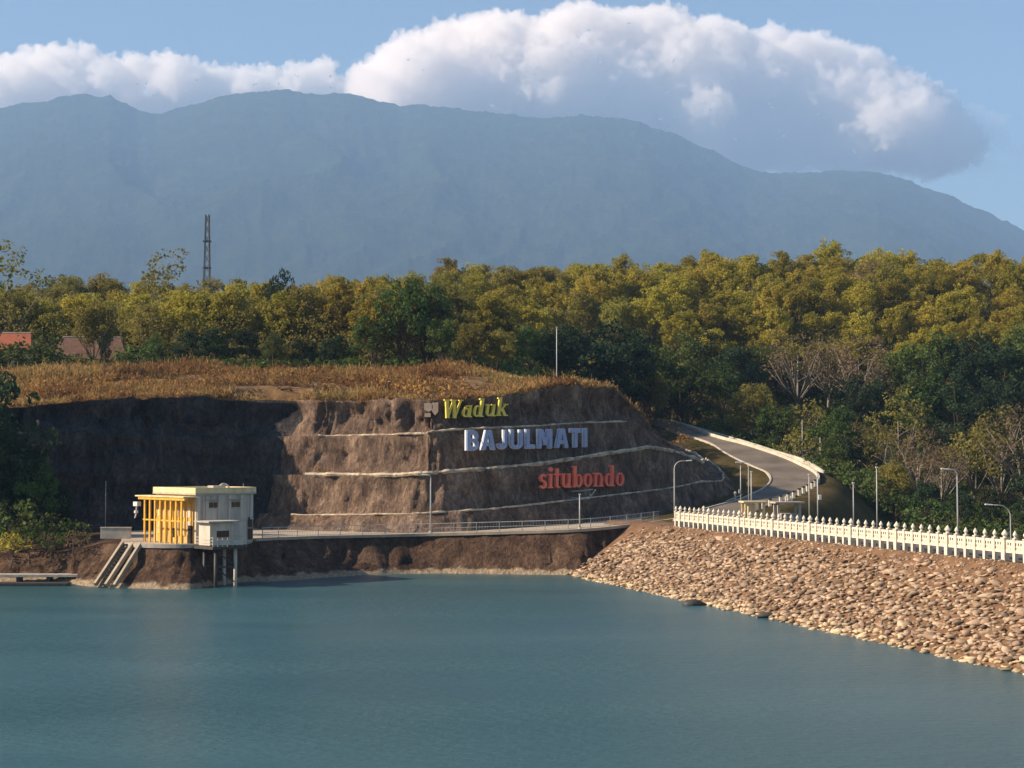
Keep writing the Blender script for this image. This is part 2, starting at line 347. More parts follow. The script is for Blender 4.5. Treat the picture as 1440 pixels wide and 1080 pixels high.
ys = np.concatenate([np.arange(-100, 180, 20), np.arange(180, 400, 2.0), np.geomspace(400, 11500, 60)])
us = np.concatenate([np.linspace(-0.75, -0.4, 8)[:-1], np.linspace(-0.4, 0.42, 240), np.linspace(0.42, 0.8, 8)[1:]])
YY, UU = np.meshgrid(ys, us, indexing='ij'); XX = UU * np.maximum(YY, 150)
ZZ = zg(XX, YY)
nr, nc = YY.shape
idx = np.arange(nr * nc).reshape(nr, nc)
quads = np.stack([idx[:-1, :-1], idx[:-1, 1:], idx[1:, 1:], idx[1:, :-1]], -1).reshape(-1, 4)
mg, ntg, bg = new_mat('forest_floor')
c1, n1 = noise_ramp(ntg, [(0.3, (0.03, 0.032, 0.014)), (0.5, (0.075, 0.06, 0.028)), (0.7, (0.15, 0.1, 0.05))], 0.06, 9, 0.7)
ntg.links.new(c1, bg.inputs['Base Color']); bg.inputs['Roughness'].default_value = 1; bg.inputs['Specular IOR Level'].default_value = 0.0
bump(ntg, n1, 0.8, 0.6, bg)
ground = link_mesh('ground', np_mesh('ground', np.stack([XX, YY, ZZ], -1).reshape(-1, 3), quads), mg, smooth=True)
gd = ground.data; gd.materials.append(M['dry_ground'])
fx = XX[:-1, :-1].ravel(); fy = YY[:-1, :-1].ravel()
gd.polygons.foreach_set('material_index', ((fy < 258) & (fx < 0.078 * fy) & (fy > 195)).astype(np.int32))
tag(ground, kind='structure')

# ------------------------------------------------------------------ lake
mw, ntw, bw = new_mat('lake_water')
tc = ntw.nodes.new('ShaderNodeTexCoord')
cw, nw = noise_ramp(ntw, [(0.3, (0.022, 0.076, 0.092)), (0.7, (0.042, 0.108, 0.126))], 0.03, 3, 0.5, stretch=(1, 3, 1))
ntw.links.new(cw, bw.inputs['Base Color']); bw.inputs['Roughness'].default_value = 0.28; bw.inputs['IOR'].default_value = 1.333
mp = ntw.nodes.new('ShaderNodeMapping'); mp.inputs['Scale'].default_value = (0.45, 1.0, 1); ntw.links.new(tc.outputs['Object'], mp.inputs[0])
na = ntw.nodes.new('ShaderNodeTexNoise'); na.inputs['Scale'].default_value = 1.7; na.inputs['Detail'].default_value = 6; na.inputs['Roughness'].default_value = 0.65
ntw.links.new(mp.outputs[0], na.inputs[0])
nb = ntw.nodes.new('ShaderNodeTexNoise'); nb.inputs['Scale'].default_value = 0.045; nb.inputs['Detail'].default_value = 5; ntw.links.new(mp.outputs[0], nb.inputs[0])
h = math_node(ntw, 'MULTIPLY', na.outputs[0], math_node(ntw, 'MAXIMUM', math_node(ntw, 'MULTIPLY_ADD', nb.outputs[0], 3.6, -0.95), 0.22))
bump(ntw, h, 0.75, 0.28, bw)
me = bpy.data.meshes.new('lake'); me.from_pydata([(-420, -280, 0), (150, -280, 0), (150, 60, 0), (16, 214, 0), (-420, 214, 0)], [], [(0, 1, 2, 3, 4)])
lake = link_mesh('lake', me, mw); tag(lake, kind='structure')

# ------------------------------------------------------------------ quarry hill surface
OFFS = {'C': (0.5 + 1.1 * wb), 'B': (1.3 + 3.5 * wb), 'A': (2.2 + 5.6 * wb), 'T': (3.2 + 7.2 * wb)}
BW = 0.15 + 1.9 * wb
rows = []                                                     # (offset, z, noise amplitude)
def face(o0, z0, o1, z1, n, first=False):
    for k in range(0 if first else 1, n + 1):
        t = k / n
        rows.append((o0 + (o1 - o0) * t, z0 + (z1 - z0) * t, math.sin(math.pi * min(max(t, 0.0), 1)) * 0.9 + 0.12))
face(-0.4 + 0 * wb, pars[:, 0] - 0.5, OFFS['C'], pars[:, 1], 6, True)
rows.append((OFFS['C'] + BW, pars[:, 1] - 0.05, 0.12))
face(OFFS['C'] + BW, pars[:, 1], OFFS['B'], pars[:, 2], 15)
rows.append((OFFS['B'] + BW, pars[:, 2] - 0.05, 0.12))
face(OFFS['B'] + BW, pars[:, 2], OFFS['A'], pars[:, 3], 15)
rows.append((OFFS['A'] + BW, pars[:, 3] - 0.05, 0.12))
face(OFFS['A'] + BW, pars[:, 3], OFFS['T'], pars[:, 4], 14)
HV = []; nS = len(ss)
for r, (o, z, amp) in enumerate(rows):
    for i in range(nS):
        x = bx[i] - nx[i] * o[i]; y = by[i] - ny[i] * o[i]; zz = z[i]
        shaded = 1 - wb[i]
        n1 = fbm(ss[i] * 0.16, zz * 0.12, 3.1, 5); n2 = fbm(ss[i] * 0.55, zz * 0.13 + 9, 7.7, 4)
        up = 1.0 if zz > pars[i, 3] else 0.4                  # the highest face is gullied
        d = amp * (0.75 * n1 + (0.55 * up + 0.5 * shaded) * n2 + 0.25 * fbm(ss[i] * 1.3, zz * 0.9, 1.7, 3))
        rg = abs(noise.noise(Vector((ss[i] * 0.42 + 0.8 * n1, zz * 0.1, 12.0)))); rg2 = abs(noise.noise(Vector((ss[i] * 0.95, zz * 0.22 + n1, 4.0))))
        d -= amp * (0.4 + 1.0 * (zz > pars[i, 3])) * (max(0, 0.35 - rg) * 1.9 + max(0, 0.3 - rg2) * 1.1)
        if shaded > 0.02:
            cell = noise.cell(Vector((ss[i] * 0.33 + 0.5 * round(zz / 2.2 + 0.4 * n1), round(zz / 2.2 + 0.4 * n1) * 1.0 + 0.5, 0.5)))
            cell2 = noise.cell(Vector((ss[i] * 0.8 + 7, round(zz / 1.1 + 0.5 * n2) + 0.5, 2.5)))
            d += shaded * amp * (0.75 * cell + 0.35 * cell2 - 0.4)
        HV.append((x + nx[i] * d, y + ny[i] * d, zz + 0.1 * n1 + (0.35 * n2 if r == len(rows) - 1 else 0)))
top0 = len(rows)
for add in (0.12, 0.45, 1.0, 1.3):
    for i in range(nS):
        o0 = OFFS['T'][i]; o = o0 + (22.0 - o0) * add; x = bx[i] - nx[i] * o; y = by[i] - ny[i] * o
        xe = bx[i] - nx[i] * 22.0; ye = by[i] - ny[i] * 22.0
        z = pars[i, 4] + (gz(xe, ye) + 0.1 - pars[i, 4]) * min(add, 1.0) if add <= 1 else gz(x, y) - 1.5
        HV.append((x, y, z + 0.3 * fbm(x * 0.3, y * 0.3, 2.2, 3)))
nR = top0 + 4
ii = np.arange(nR * nS).reshape(nR, nS)
hq = np.stack([ii[:-1, :-1], ii[:-1, 1:], ii[1:, 1:], ii[1:, :-1]], -1).reshape(-1, 4)
hill = link_mesh('quarry_hill', np_mesh('quarry_hill', HV, hq), M['rock'])
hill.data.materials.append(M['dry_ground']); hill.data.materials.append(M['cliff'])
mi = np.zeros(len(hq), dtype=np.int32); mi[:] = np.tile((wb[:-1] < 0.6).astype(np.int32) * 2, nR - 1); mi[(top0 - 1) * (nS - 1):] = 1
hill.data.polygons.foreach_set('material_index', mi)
tag(hill, kind='structure')
BVH = BVHTree.FromPolygons([Vector(v) for v in HV], [tuple(int(k) for k in q) for q in hq])
def hit(px, py):
    d = at(px, py, 100.0) - Vector((0, 0, HC)); h_ = BVH.ray_cast(Vector((0, 0, HC)), d.normalized())
    return h_[0], h_[1]
# pale drain kerb along each bench edge
for nm, key, col_, rad in (('lower', 'C', 1, 0.15), ('middle', 'B', 2, 0.3), ('upper', 'A', 3, 0.16)):
    pts = []
    for i in range(nS):
        if wb[i] < 0.85 or bx[i] > 37 or by[i] > 262: continue
        if key == 'A' and by[i] > 222: continue
        o = OFFS[key][i] + 0.1
        j = fbm(ss[i] * 0.35, 3.3, rad * 20, 4)
        pts.append((Vector((bx[i] - nx[i] * o + nx[i] * j * 0.35, by[i] - ny[i] * o + ny[i] * j * 0.35, pars[i, col_] + 0.05 + 0.12 * j)), rad * (1 + 0.35 * fbm(ss[i] * 0.9, 1.1, rad * 9, 3))))
    mb = MB(); mb.tube([p for p, r_ in pts], [r_ for p, r_ in pts], 6)
    k = mb.build('bench_kerb', M['lip'])
    tag(k, {'C': 'thin pale kerb along the lowest rock bench, just above the walkway railing', 'B': 'pale kerb along the middle rock bench between blue and red lettering', 'A': 'thin pale kerb along the highest rock bench, under the yellow lettering'}[key], 'kerb', 'kerbs on the rock benches')

# ------------------------------------------------------------------ bank and walkway
BANK = [(-420, 178, 3.4, -420, 170), (-260, 183, 3.4, -260, 174), (-120, 186, 3.4, -120, 177), (-20, 184, 3.2, -20, 175.5), (40, 182, 3.0, 40, 174), (95, 178, 3.1, 95, 172.5), (145, 175.5, 4.1, 112, 170), (170, 172.5, 4.3, 135, 168), (200, 169.5, 4.3, 170, 166), (250, 168.5, 4.3, 240, 164.5),
        (285, 169.5, 4.3, 278, 165), (312, 173, 4.3, 300, 169), (340, 175, 4.3, 322, 171.5), (362, 180, 4.35, 345, 174), (400, 184, 4.3, 395, 175.5), (450, 187, 4.3, 450, 180), (520, 189.5, 4.3, 520, 184.5),
        (600, 190.8, 4.4, 600, 186.8), (700, 190, 4.65, 700, 186), (800, 189.2, 4.95, 800, 184.5), (850, 190.5, 5.2, 850, 186), (895, 194, 5.5, 895, 190.5), (935, 199, 5.75, 940, 196), (965, 204, 6.0, 975, 202)]
bt = resample([Vector((ax(b[0], b[1]), b[1], b[2])) for b in BANK], 10)
bs = resample([Vector((ax(b[3], b[4]), b[4], -0.02)) for b in BANK], 10)
nB = len(bt); BV = []
NRow = 12
for k in range(NRow + 1):
    t = k / NRow
    for i in range(nB):
        p = bs[i].lerp(bt[i], t)
        d = (bt[i] - bs[i]); out = Vector((-d.x, -d.y, 0)).normalized() if Vector((d.x, d.y)).length > 1e-4 else Vector((0, -1, 0))
        amp = math.sin(math.pi * t) * 0.9 + (0.35 if k < NRow - 1 else 0.03)
        s_ = i * 0.9
        j = 0.8 * fbm(s_ * 0.22, t * 0.7, 5.5, 5) + 0.45 * fbm(s_ * 0.8, t * 1.5, 2.2, 4)
        j -= 1.1 * max(0, 0.32 - abs(noise.noise(Vector((s_ * 0.45 + 0.6 * fbm(s_ * .2, t, 1.0, 3), t * 0.8, 6.0))))) * 1.2 - 0.2
        if -44 < p.x < -29 and p.y < 176: j *= 0.5
        q = p + out * (amp * j); q.z = p.z * (1 - 0.18 * math.sin(math.pi * t)) + 0.1 * j * (1 if k < NRow else 0)
        BV.append(q)
under = [Vector((p.x * 1.0, p.y - 3.0, -3.0)) for p in bs]
V_ = under + BV
ii = np.arange((NRow + 2) * nB).reshape(NRow + 2, nB)
q_ = np.stack([ii[:-1, :-1], ii[:-1, 1:], ii[1:, 1:], ii[1:, :-1]], -1).reshape(-1, 4)
bank = link_mesh('lake_bank', np_mesh('lake_bank', [tuple(v) for v in V_], q_), M['bank']); tag(bank, kind='structure')
WV = []
for k in range(7):
    t = k / 6
    for i in range(nB):
        a = bt[i]; pxx = 720 + a.x / a.y * F
        D1 = np.interp(pxx, [h[0] for h in HILL[:18]], [h[1] for h in HILL[:18]]) + 2.5
        zb = np.interp(pxx, [h[0] for h in HILL[:18]], [h[2] for h in HILL[:18]])
        b_ = Vector((ax(pxx, D1), D1, zb)); p = a.lerp(b_, t); p.z += 0.03
        WV.append(tuple(p))
ii = np.arange(7 * nB).reshape(7, nB); q_ = np.stack([ii[:-1, :-1], ii[:-1, 1:], ii[1:, 1:], ii[1:, :-1]], -1).reshape(-1, 4)
walk = link_mesh('walkway', np_mesh('walkway', WV, q_), M['pave']); walk.data.materials.append(M['bank'])
wpx = np.array([720 + WV[q[0]][0] / WV[q[0]][1] * F for q in q_]); walk.data.polygons.foreach_set('material_index', (wpx < 172).astype(np.int32))
tag(walk, kind='structure')
# thin concrete edge slab of the walkway
ep = [p for p in bt if p.x > -29.5 and p.y > 178]
mb = MB()
for a, b_ in zip(ep[:-1], ep[1:]):
    mb.bar(a + Vector((0, -0.12, 0.02)), b_ + (b_ - a) * 0.002 + Vector((0, -0.12, 0.02)), 0.5, 0.34)
tag(mb.build('walkway_edge', M['pave']), kind='structure')

# ------------------------------------------------------------------ dam
A_ = Vector((56.5, 60, 5.85)); DDIR = Vector((-0.293, 0.956, 0)); NRM = Vector((DN[0], DN[1], 0))
def crest(t): return Vector((38.6, 118, 5.85)) + DDIR * t        # t metres along the fence from the picture's right side
mb = MB()
prof = [(13.5, -1.3), (11.0, 0), (6, 2.65), (1.6, 5.25), (0.9, 5.72), (0.4, 5.80), (-9.8, 5.80), (-11, 5.5), (-24, -0.5)]
tl = np.arange(-75, 88, 3.0)
vs = []
for t in tl:
    c = crest(t)
    for (o, z) in prof:
        p = c + NRM * o
        zz = z
        if t > 62:                                             # round off against the abutment
            zz = z
        vs.append((p.x, p.y, zz))
k_ = len(prof); ii = np.arange(len(tl) * k_).reshape(len(tl), k_)
q_ = np.stack([ii[:-1, :-1], ii[1:, :-1], ii[1:, 1:], ii[:-1, 1:]], -1).reshape(-1, 4)
dam = link_mesh('dam_embankment', np_mesh('dam_embankment', vs, q_), M['soil'], smooth=False); tag(dam, kind='structure')

# riprap: thousands of angular stones, nobody could count them
rng = np.random.default_rng(4)
bm = bmesh.new(); bmesh.ops.create_icosphere(bm, subdivisions=2, radius=1.0)
protoV = np.array([v.co[:] for v in bm.verts]); protoF = np.array([[v.index for v in f.verts] for f in bm.faces]); bm.free()
protos = []; protoFs = []
for k in range(24):
    bm = bmesh.new(); nvt = int(rng.integers(11, 18))
    for _ in range(nvt):
        d = rng.normal(size=3); d /= np.linalg.norm(d); d *= rng.uniform(0.82, 1.12); bm.verts.new(d * np.array([1.25, 0.9, 0.8]))
    r_ = bmesh.ops.convex_hull(bm, input=bm.verts)
    bmesh.ops.delete(bm, geom=[v for v in bm.verts if not v.link_faces], context='VERTS'); bmesh.ops.recalc_face_normals(bm, faces=bm.faces)
    bm.verts.index_update(); protos.append(np.array([v.co[:] for v in bm.verts])); protoFs.append(np.array([[v.index for v in f.verts] for f in bm.faces])); bm.free()
SV = []; SF = []; ST = []; nv = 0
def put_stone(c, size, flat=0.75):
    global nv
    kk = int(rng.integers(len(protos))); v = protos[kk] * size
    a, b_, c_ = rng.uniform(0, 6.28, 3); b_ = (b_ - 3.1) * 0.16
    Rz = np.array([[math.cos(a), -math.sin(a), 0], [math.sin(a), math.cos(a), 0], [0, 0, 1]])
    Rx = np.array([[1, 0, 0], [0, math.cos(b_), -math.sin(b_)], [0, math.sin(b_), math.cos(b_)]])
    v = (v * np.array([1, 1, flat])) @ Rz.T @ Rx.T
    ST.append(np.full(len(v), rng.choice([0.42, 0.7, 0.9, 1.1, 1.35], p=[.14, .24, .3, .22, .1])))
    SV.append(v + np.array(c)); SF.append(protoFs[kk] + nv); nv += len(v)
for t in np.arange(-32, 74, 0.37):
    for o in np.arange(1.5, 12.4, 0.37):
        if rng.random() < 0.05: continue
        tt_ = t + rng.uniform(-.3, .3); oo = o + rng.uniform(-.3, .3)
        if oo < 2.8 and rng.random() < 0.6: continue
        z = float(np.interp(oo, [1.6, 6, 11, 13.5], [5.25, 2.65, 0, -1.3]))
        p = crest(tt_) + NRM * oo
        if t > 66 and rng.random() < 0.25: continue
        s_ = rng.choice([0.26, 0.34, 0.42, 0.55, 0.7], p=[.34, .32, .22, .09, .03])
        put_stone((p.x, p.y, z + rng.uniform(-0.12, 0.16)), s_ * rng.uniform(0.72, 0.9), 0.55)
for _ in range(1500):
    t = rng.uniform(-34, 70); o = rng.uniform(0.35, 2.8); p = crest(t) + NRM * o
    put_stone((p.x, p.y, float(np.interp(o, [0.4, 0.9, 1.6, 6], [5.80, 5.72, 5.25, 2.65])) + 0.02), rng.uniform(0.07, 0.2), 0.7)
rip = link_mesh('riprap', np_mesh('riprap', np.concatenate(SV), np.concatenate(SF)), None)
att = rip.data.attributes.new('stone_tone', 'FLOAT', 'POINT'); att.data.foreach_set('value', np.concatenate(ST).astype(np.float32))
mr_, ntr, br = new_mat('riprap_stone')
c1, n1 = noise_ramp(ntr, [(0.3, (0.19, 0.13, 0.092)), (0.5, (0.35, 0.255, 0.18)), (0.72, (0.53, 0.42, 0.31))], 0.85, 6, 0.75)
tcr = ntr.nodes.new('ShaderNodeTexCoord'); sx = ntr.nodes.new('ShaderNodeSeparateXYZ'); ntr.links.new(tcr.outputs['Object'], sx.inputs[0])
hz = math_node(ntr, 'MULTIPLY_ADD', n1, -1.8, sx.outputs[2])
mrr = ntr.nodes.new('ShaderNodeMapRange'); mrr.inputs[1].default_value = -0.7; mrr.inputs[2].default_value = -0.1; mrr.inputs[3].default_value = 1; mrr.inputs[4].default_value = 0
ntr.links.new(hz, mrr.inputs[0])
cc = mixc(ntr, mrr.outputs[0], c1, (0.50, 0.39, 0.26))
at_ = ntr.nodes.new('ShaderNodeAttribute'); at_.attribute_name = 'stone_tone'
cg = ntr.nodes.new('ShaderNodeCombineColor')
for k in range(3): ntr.links.new(at_.outputs['Fac'], cg.inputs[k])
cc = mixc(ntr, 1.0, cc, cg.outputs[0], 'MULTIPLY')
ntr.links.new(cc, br.inputs['Base Color']); br.inputs['Roughness'].default_value = 0.95; br.inputs['Specular IOR Level'].default_value = 0.1
rip.data.materials.append(mr_); tag(rip, kind='stuff')
# dark wet boulders at the foot
for (px, py, lab, w_) in ((975, 850, 'dark flat rock at the water line, farthest along the riprap foot', 0.9), (1080, 867, 'dark boulder half under water between two others at the riprap foot', 0.75), (1189, 887, 'black rounded boulder at the water line, nearest to the viewer', 0.85)):
    D = HC * F / (py - 645); p = Vector((ax(px, D), D, 0.12))
    kk = int(px) % 24; v = protos[kk] * w_ * np.array([1.2, 0.8, 0.62])
    o = link_mesh('boulder', np_mesh('boulder', v, protoFs[kk]), M['dark_steel']); o.location = p
    tag(o, lab, 'rock')

# dam road and mountain road, one continuous carriageway
rv = []; 
for a, b_ in zip(RL, RR):
    for t in (0, .25, .5, .75, 1): rv.append(tuple(a.lerp(b_, t) + Vector((0, 0, 0.02))))
ii = np.arange(len(RL) * 5).reshape(-1, 5); q_ = np.stack([ii[:-1, :-1], ii[:-1, 1:], ii[1:, 1:], ii[1:, :-1]], -1).reshape(-1, 4)
road = link_mesh('road', np_mesh('road', rv, q_), M['asphalt']); tag(road, kind='structure')
def strip_wall(name, pts, w, h, mat, sink=0.3):
    mb = MB(); vs = []; fs = []
    for i, p in enumerate(pts):
        d = (pts[min(i + 1, len(pts) - 1)] - pts[max(i - 1, 0)]); n = Vector((d.y, -d.x, 0)).normalized() * (w / 2)
        vs += [p - n - Vector((0, 0, sink)), p + n - Vector((0, 0, sink)), p + n * 0.8 + Vector((0, 0, h)), p - n * 0.8 + Vector((0, 0, h))]
    for i in range(len(pts) - 1):
        for k in range(4): fs.append((i * 4 + k, i * 4 + (k + 1) % 4, i * 4 + 4 + (k + 1) % 4, i * 4 + 4 + k))
    fs += [(3, 2, 1, 0), tuple(len(vs) - 4 + k for k in range(4))]
    mb.add(vs, fs); return mb.build(name, mat)
k0 = next(i for i, p in enumerate(RR) if p.y > 239)
o = strip_wall('road_barrier', [p + Vector((0.25, 0, 0)) for p in RR[k0:]], 0.4, 0.5, M['barrier_paint'])
tag(o, 'low cream barrier wall along the outer edge of the curving asphalt road', 'barrier')
outer = resample([at(px, py, D) for px, py, D in ((1154, 660, 256), (1125, 643, 264), (1086, 631, 273), (1045, 618, 283), (998, 605, 296), (960, 594, 310), (940, 588, 318))], 5)
o = strip_wall('retaining_wall', [p - Vector((-0.6, 0, 1.0)) for p in outer], 0.4, 0.72, M['barrier_paint'], 1.5)
tag(o, 'cream retaining wall on the verge between road barrier and forest', 'wall')
k1 = next(i for i, p in enumerate(RL) if p.y > 205); k2 = next(i for i, p in enumerate(RL) if p.y > 300)
o = strip_wall('road_kerb', [p - Vector((0.15, 0, 0)) for p in RL[k1:k2]], 0.3, 0.16, M['concrete']); tag(o, 'grey concrete kerb along the inner edge of the bend beside the rock cut', 'kerb')
inner2 = resample([at(px, py, D) for px, py, D in ((1022, 705, 224), (1052, 693, 236), (1068, 684, 244), (1072, 674, 252), (1060, 664, 258))], 5)
o = strip_wall('drain_channel', [p - Vector((0, 0, 0.15)) for p in inner2], 0.35, 0.25, M['concrete'], 1.0); tag(o, 'grey concrete drain lip in the shaded verge inside the bend', 'drain')
# delineator blocks along the outer edge by the junction
proto = None
for k in range(10):
    t = k / 9
    a = resample(road_R, 12); i0 = min(range(len(a)), key=lambda i: abs(a[i].y - 211)); i1 = min(range(len(a)), key=lambda i: abs(a[i].y - 238))
    p = a[int(round(i0 + (i1 - i0) * t))] + Vector((0.3, -0.3, 0))
    if proto is None:
        proto = empty('road_block', p)
        mb = MB(); mb.box((0, 0, 0.35), (0.42, 0.5, 0.95)); mb.build('body', M['white_paint'], proto, 0.06)
        mb = MB(); mb.box((0, 0, 0.9), (0.44, 0.52, 0.2)); mb.build('cap', M['dark_steel'], proto)
        oo = proto
    else: oo = copy_tree(proto)
    oo.location = p; tag(oo, 'white road block with dark cap in the row edging the road junction', 'road block', 'road blocks at the junction')

# ------------------------------------------------------------------ balustrade on the dam crest
fence = empty('balustrade', crest(0)); tag(fence, 'white concrete balustrade with pointed finial posts along the dam crest', 'fence')
ang = math.atan2(DDIR.y, DDIR.x)
SP = 1.31; POST0 = int(-26 / SP); POST1 = int(68 / SP)
def post_mesh(w, h):
    mb = MB(); mb.box((0, 0, 0.80), (w, w, 1.7))
    mb.box((0, 0, 1.70), (w * 1.18, w * 1.18, 0.1))
    k = w / 0.34
    mb.lathe([(0.13 * k, 0), (0.10 * k, 0.10), (0.20 * k, 0.24), (0.18 * k, 0.34), (0.02, 0.34 + h)], (0, 0, 1.75), 8)
    return mb.mesh('post')
pm = post_mesh(0.30, 0.24); pm.materials.append(M['white_paint']); pm2 = post_mesh(0.44, 0.3); pm2.materials.append(M['white_paint'])
mb = MB()
L_ = SP - 0.30
mb.box((0, 0, 1.50), (L_, 0.17, 0.20)); mb.box((0, 0, 0.74), (L_, 0.20, 0.24))
mb.box((0, 0, 1.11), (L_, 0.12, 0.14))
for q in (-0.36, 0, 0.36): mb.box((q * L_ * 0.9, 0, 1.12), (0.15, 0.13, 0.62))
for q in (-0.18, 0.18): mb.box((q * L_ * 0.9, 0, 1.0), (0.17, 0.09, 0.28))
rm = mb.mesh('rail_panel'); rm.materials.append(M['white_paint'])
for k in range(POST0, POST1 + 1):
    p = crest(k * SP) - crest(0)
    big = k % 6 == 2
    o = bpy.data.objects.new('post', pm2 if big else pm); COL.objects.link(o); o.parent = fence; o.location = p; o.rotation_euler = (0, 0, ang)
    if k < POST1:
        o = bpy.data.objects.new('rail_panel', rm); COL.objects.link(o); o.parent = fence; o.location = p + DDIR * (SP / 2); o.rotation_euler = (0, 0, ang)

# ------------------------------------------------------------------ walkway railing
rail = empty('walkway_railing', (0, 190, 4.5)); tag(rail, 'thin grey metal railing along the walkway at the foot of the rock benches', 'railing')
rp = [p + Vector((0, 1.0, 0.05)) for p in bt if p.x > -29 and p.y > 178 and p.x < 19]
cum = np.concatenate([[0], np.cumsum([(rp[i + 1] - rp[i]).length for i in range(len(rp) - 1)])])
def rpt(s): return Vector([float(np.interp(s, cum, [p[k] for p in rp])) for k in range(3)])
org = Vector((0, 190, 4.5))
mb = MB()
n_ = int(cum[-1] / 1.4)
for zz, rad in ((1.25, 0.045), (0.7, 0.03), (0.2, 0.03)): mb.tube([rpt(s) - org + Vector((0, 0, zz)) for s in np.linspace(0, cum[-1], 40)], rad, 5)
for s in np.arange(0.35, cum[-1], 0.35): mb.tube([rpt(s) - org + Vector((0, 0, 0.2)), rpt(s) - org + Vector((0, 0, 1.25))], 0.014, 3, False)
mb.build('rail', M['steel'], rail)
mb = MB(); mb.box((0, 0, 0.66), (0.10, 0.10, 1.34)); prm = mb.mesh('post'); prm.materials.append(M['steel'])
for k in range(int(cum[-1] / 2.8) + 1):
    o = bpy.data.objects.new('post', prm); COL.objects.link(o); o.parent = rail; o.location = rpt(k * 2.8) - org

# ------------------------------------------------------------------ street lamps and poles
def lamp(px, ytop, D, zbase, label, arm=None, r=0.09, kind='street_lamp', cat='street lamp', head=True, mat='steel', armlen=1.6):
    b_ = Vector((ax(px, D), D, zbase)); ht = at(px, ytop, D).z - zbase
    o = empty(kind, b_); tag(o, label, cat)
    mb = MB()
    mb.lathe([(r * 2.2, 0), (r * 2.2, 0.25), (r * 1.3, 0.4)], n=8); mb.build('base', M['concrete'], o)
    mb = MB(); pts = [(0, 0, 0.3)]; rr = [r]
    if arm:
        sgn = 1 if arm == 'r' else -1
        hh = ht - armlen * 0.62
        pts += [(0, 0, hh * 0.5), (0, 0, hh)]; rr += [r * 0.9, r * 0.75]
        for k in range(1, 8):
            t = k / 7 * math.pi / 2
            pts.append((sgn * armlen * 0.62 * (1 - math.cos(t)), 0, hh + armlen * 0.6 * math.sin(t))); rr.append(r * 0.65)
        pts.append((sgn * armlen, 0, ht)); rr.append(r * 0.55)
    else: pts += [(0, 0, ht * 0.5), (0, 0, ht)]; rr += [r * 0.85, r * 0.7]
    mb.tube(pts, rr, 8); mb.build('pole', M[mat], o, smooth=True)
    if arm and head:
        mb = MB(); mb.box((sgn * (armlen + 0.25), 0, ht + 0.02), (0.75, 0.26, 0.13), Matrix.Rotation(-sgn * 0.08, 3, 'Y')); mb.build('lamp_head', M['lamp_white'], o, 0.04)
    elif head:
        mb = MB(); mb.box((0, 0, ht + 0.06), (0.26, 0.26, 0.12)); mb.build('pole_cap', M['lamp_white'], o, 0.02)
    return o, ht
lamp(948, 648, 196, 5.8, 'grey street lamp with curved arm at the end of the white balustrade', 'r', 0.10)
lamp(606, 668, 192.2, 4.4, 'grey street lamp with short stub arm standing on the walkway, below the rock benches', 'l', 0.11, armlen=0.5)
lamp(815, 696, 190.2, 4.95, 'short grey pole on the walkway below the red lettering', None, 0.10, 'pole', 'pole')
lamp(1345, 660, 146, 5.8, 'tall street lamp with curved arm behind the balustrade, before bare branches', 'l', 0.085, armlen=0.9)
lamp(1419, 710, 143, 2.6, 'lower street lamp with long curved arm behind the balustrade, near its end', 'l', 0.075, armlen=1.7)
lamp(1232, 658, 163, 5.8, 'plain tall grey pole behind the balustrade, before pale green trees', None, 0.08, 'pole', 'pole')
lamp(1199, 680, 172, 5.8, 'plain thin grey pole behind the balustrade, before the dark slope', None, 0.075, 'pole', 'pole')
o, ht = lamp(1149, 664, 187, 5.8, 'grey pole with a white meter box behind the balustrade', None, 0.10, 'pole', 'pole')
mb = MB(); mb.box((0.22, -0.12, ht * 0.52), (0.38, 0.25, 0.6)); mb.build('meter_box', M['lamp_white'], o, 0.03)
lamp(1137, 668, 189, 5.8, 'grey pole close beside the pole with the white box', None, 0.08, 'pole', 'pole')
o, ht = lamp(1041, 652, 205, 6.4, 'grey T-shaped light pole at the road bend', None, 0.08, 'light_pole', 'light pole')
mb = MB(); mb.box((0, 0, ht + 0.18), (1.3, 0.3, 0.14)); mb.build('light_bar', M['lamp_white'], o, 0.03)
mb = MB(); mb.box((-0.15, -0.1, ht * 0.45), (0.3, 0.25, 0.5)); mb.build('control_box', M['steel'], o, 0.03)
lamp(1052, 656, 208, 6.6, 'thinner of two slender poles standing together at the road bend', None, 0.07, 'pole', 'pole')
lamp(1056, 664, 206, 6.5, 'thicker of two slender poles standing together at the road bend', None, 0.11, 'pole', 'pole')
lamp(783, 461, 226, 23.0, 'white pole standing in dry brush above the yellow lettering', None, 0.065, 'pole', 'pole', mat='lamp_white')
lamp(150, 676, 187, 4.4, 'thin grey pole before the dark sheer rock wall', None, 0.05, 'pole', 'pole', head=False)
lamp(1003, 556, 330, 19.5, 'thin pole rising behind the retaining wall at the top of the road', None, 0.09, 'pole', 'pole', head=False)
lamp(1128, 590, 277, 11.5, 'thin pole among bushes outside the road bend, beside a shorter one', None, 0.08, 'pole', 'pole', head=False)
lamp(1153, 615, 272, 10.0, 'short thin pole among bushes outside the road bend', None, 0.09, 'pole', 'pole', head=False)
lamp(343, 680, 203, 4.4, 'very thin pole behind the cream building, before the rock wall', None, 0.04, 'pole', 'pole', head=False)
for px, D, z, lab in ((989, 205, 6.0, 'short grey marker post behind the balustrade near the curved lamp'), (1033, 220, 7.6, 'squat grey marker post at the inner road bend')):
    b_ = empty('marker_post', (ax(px, D), D, z - 0.3)); tag(b_, lab, 'marker post')
    mb = MB(); mb.box((0, 0, 0.7), (0.3, 0.3, 1.5), taper=0.85); mb.build('shaft', M['concrete'], b_, 0.03)
    mb = MB(); mb.lathe([(0.2, 0), (0.24, 0.12), (0.06, 0.34)], (0, 0, 1.45), 8); mb.build('cap', M['white_paint'], b_)

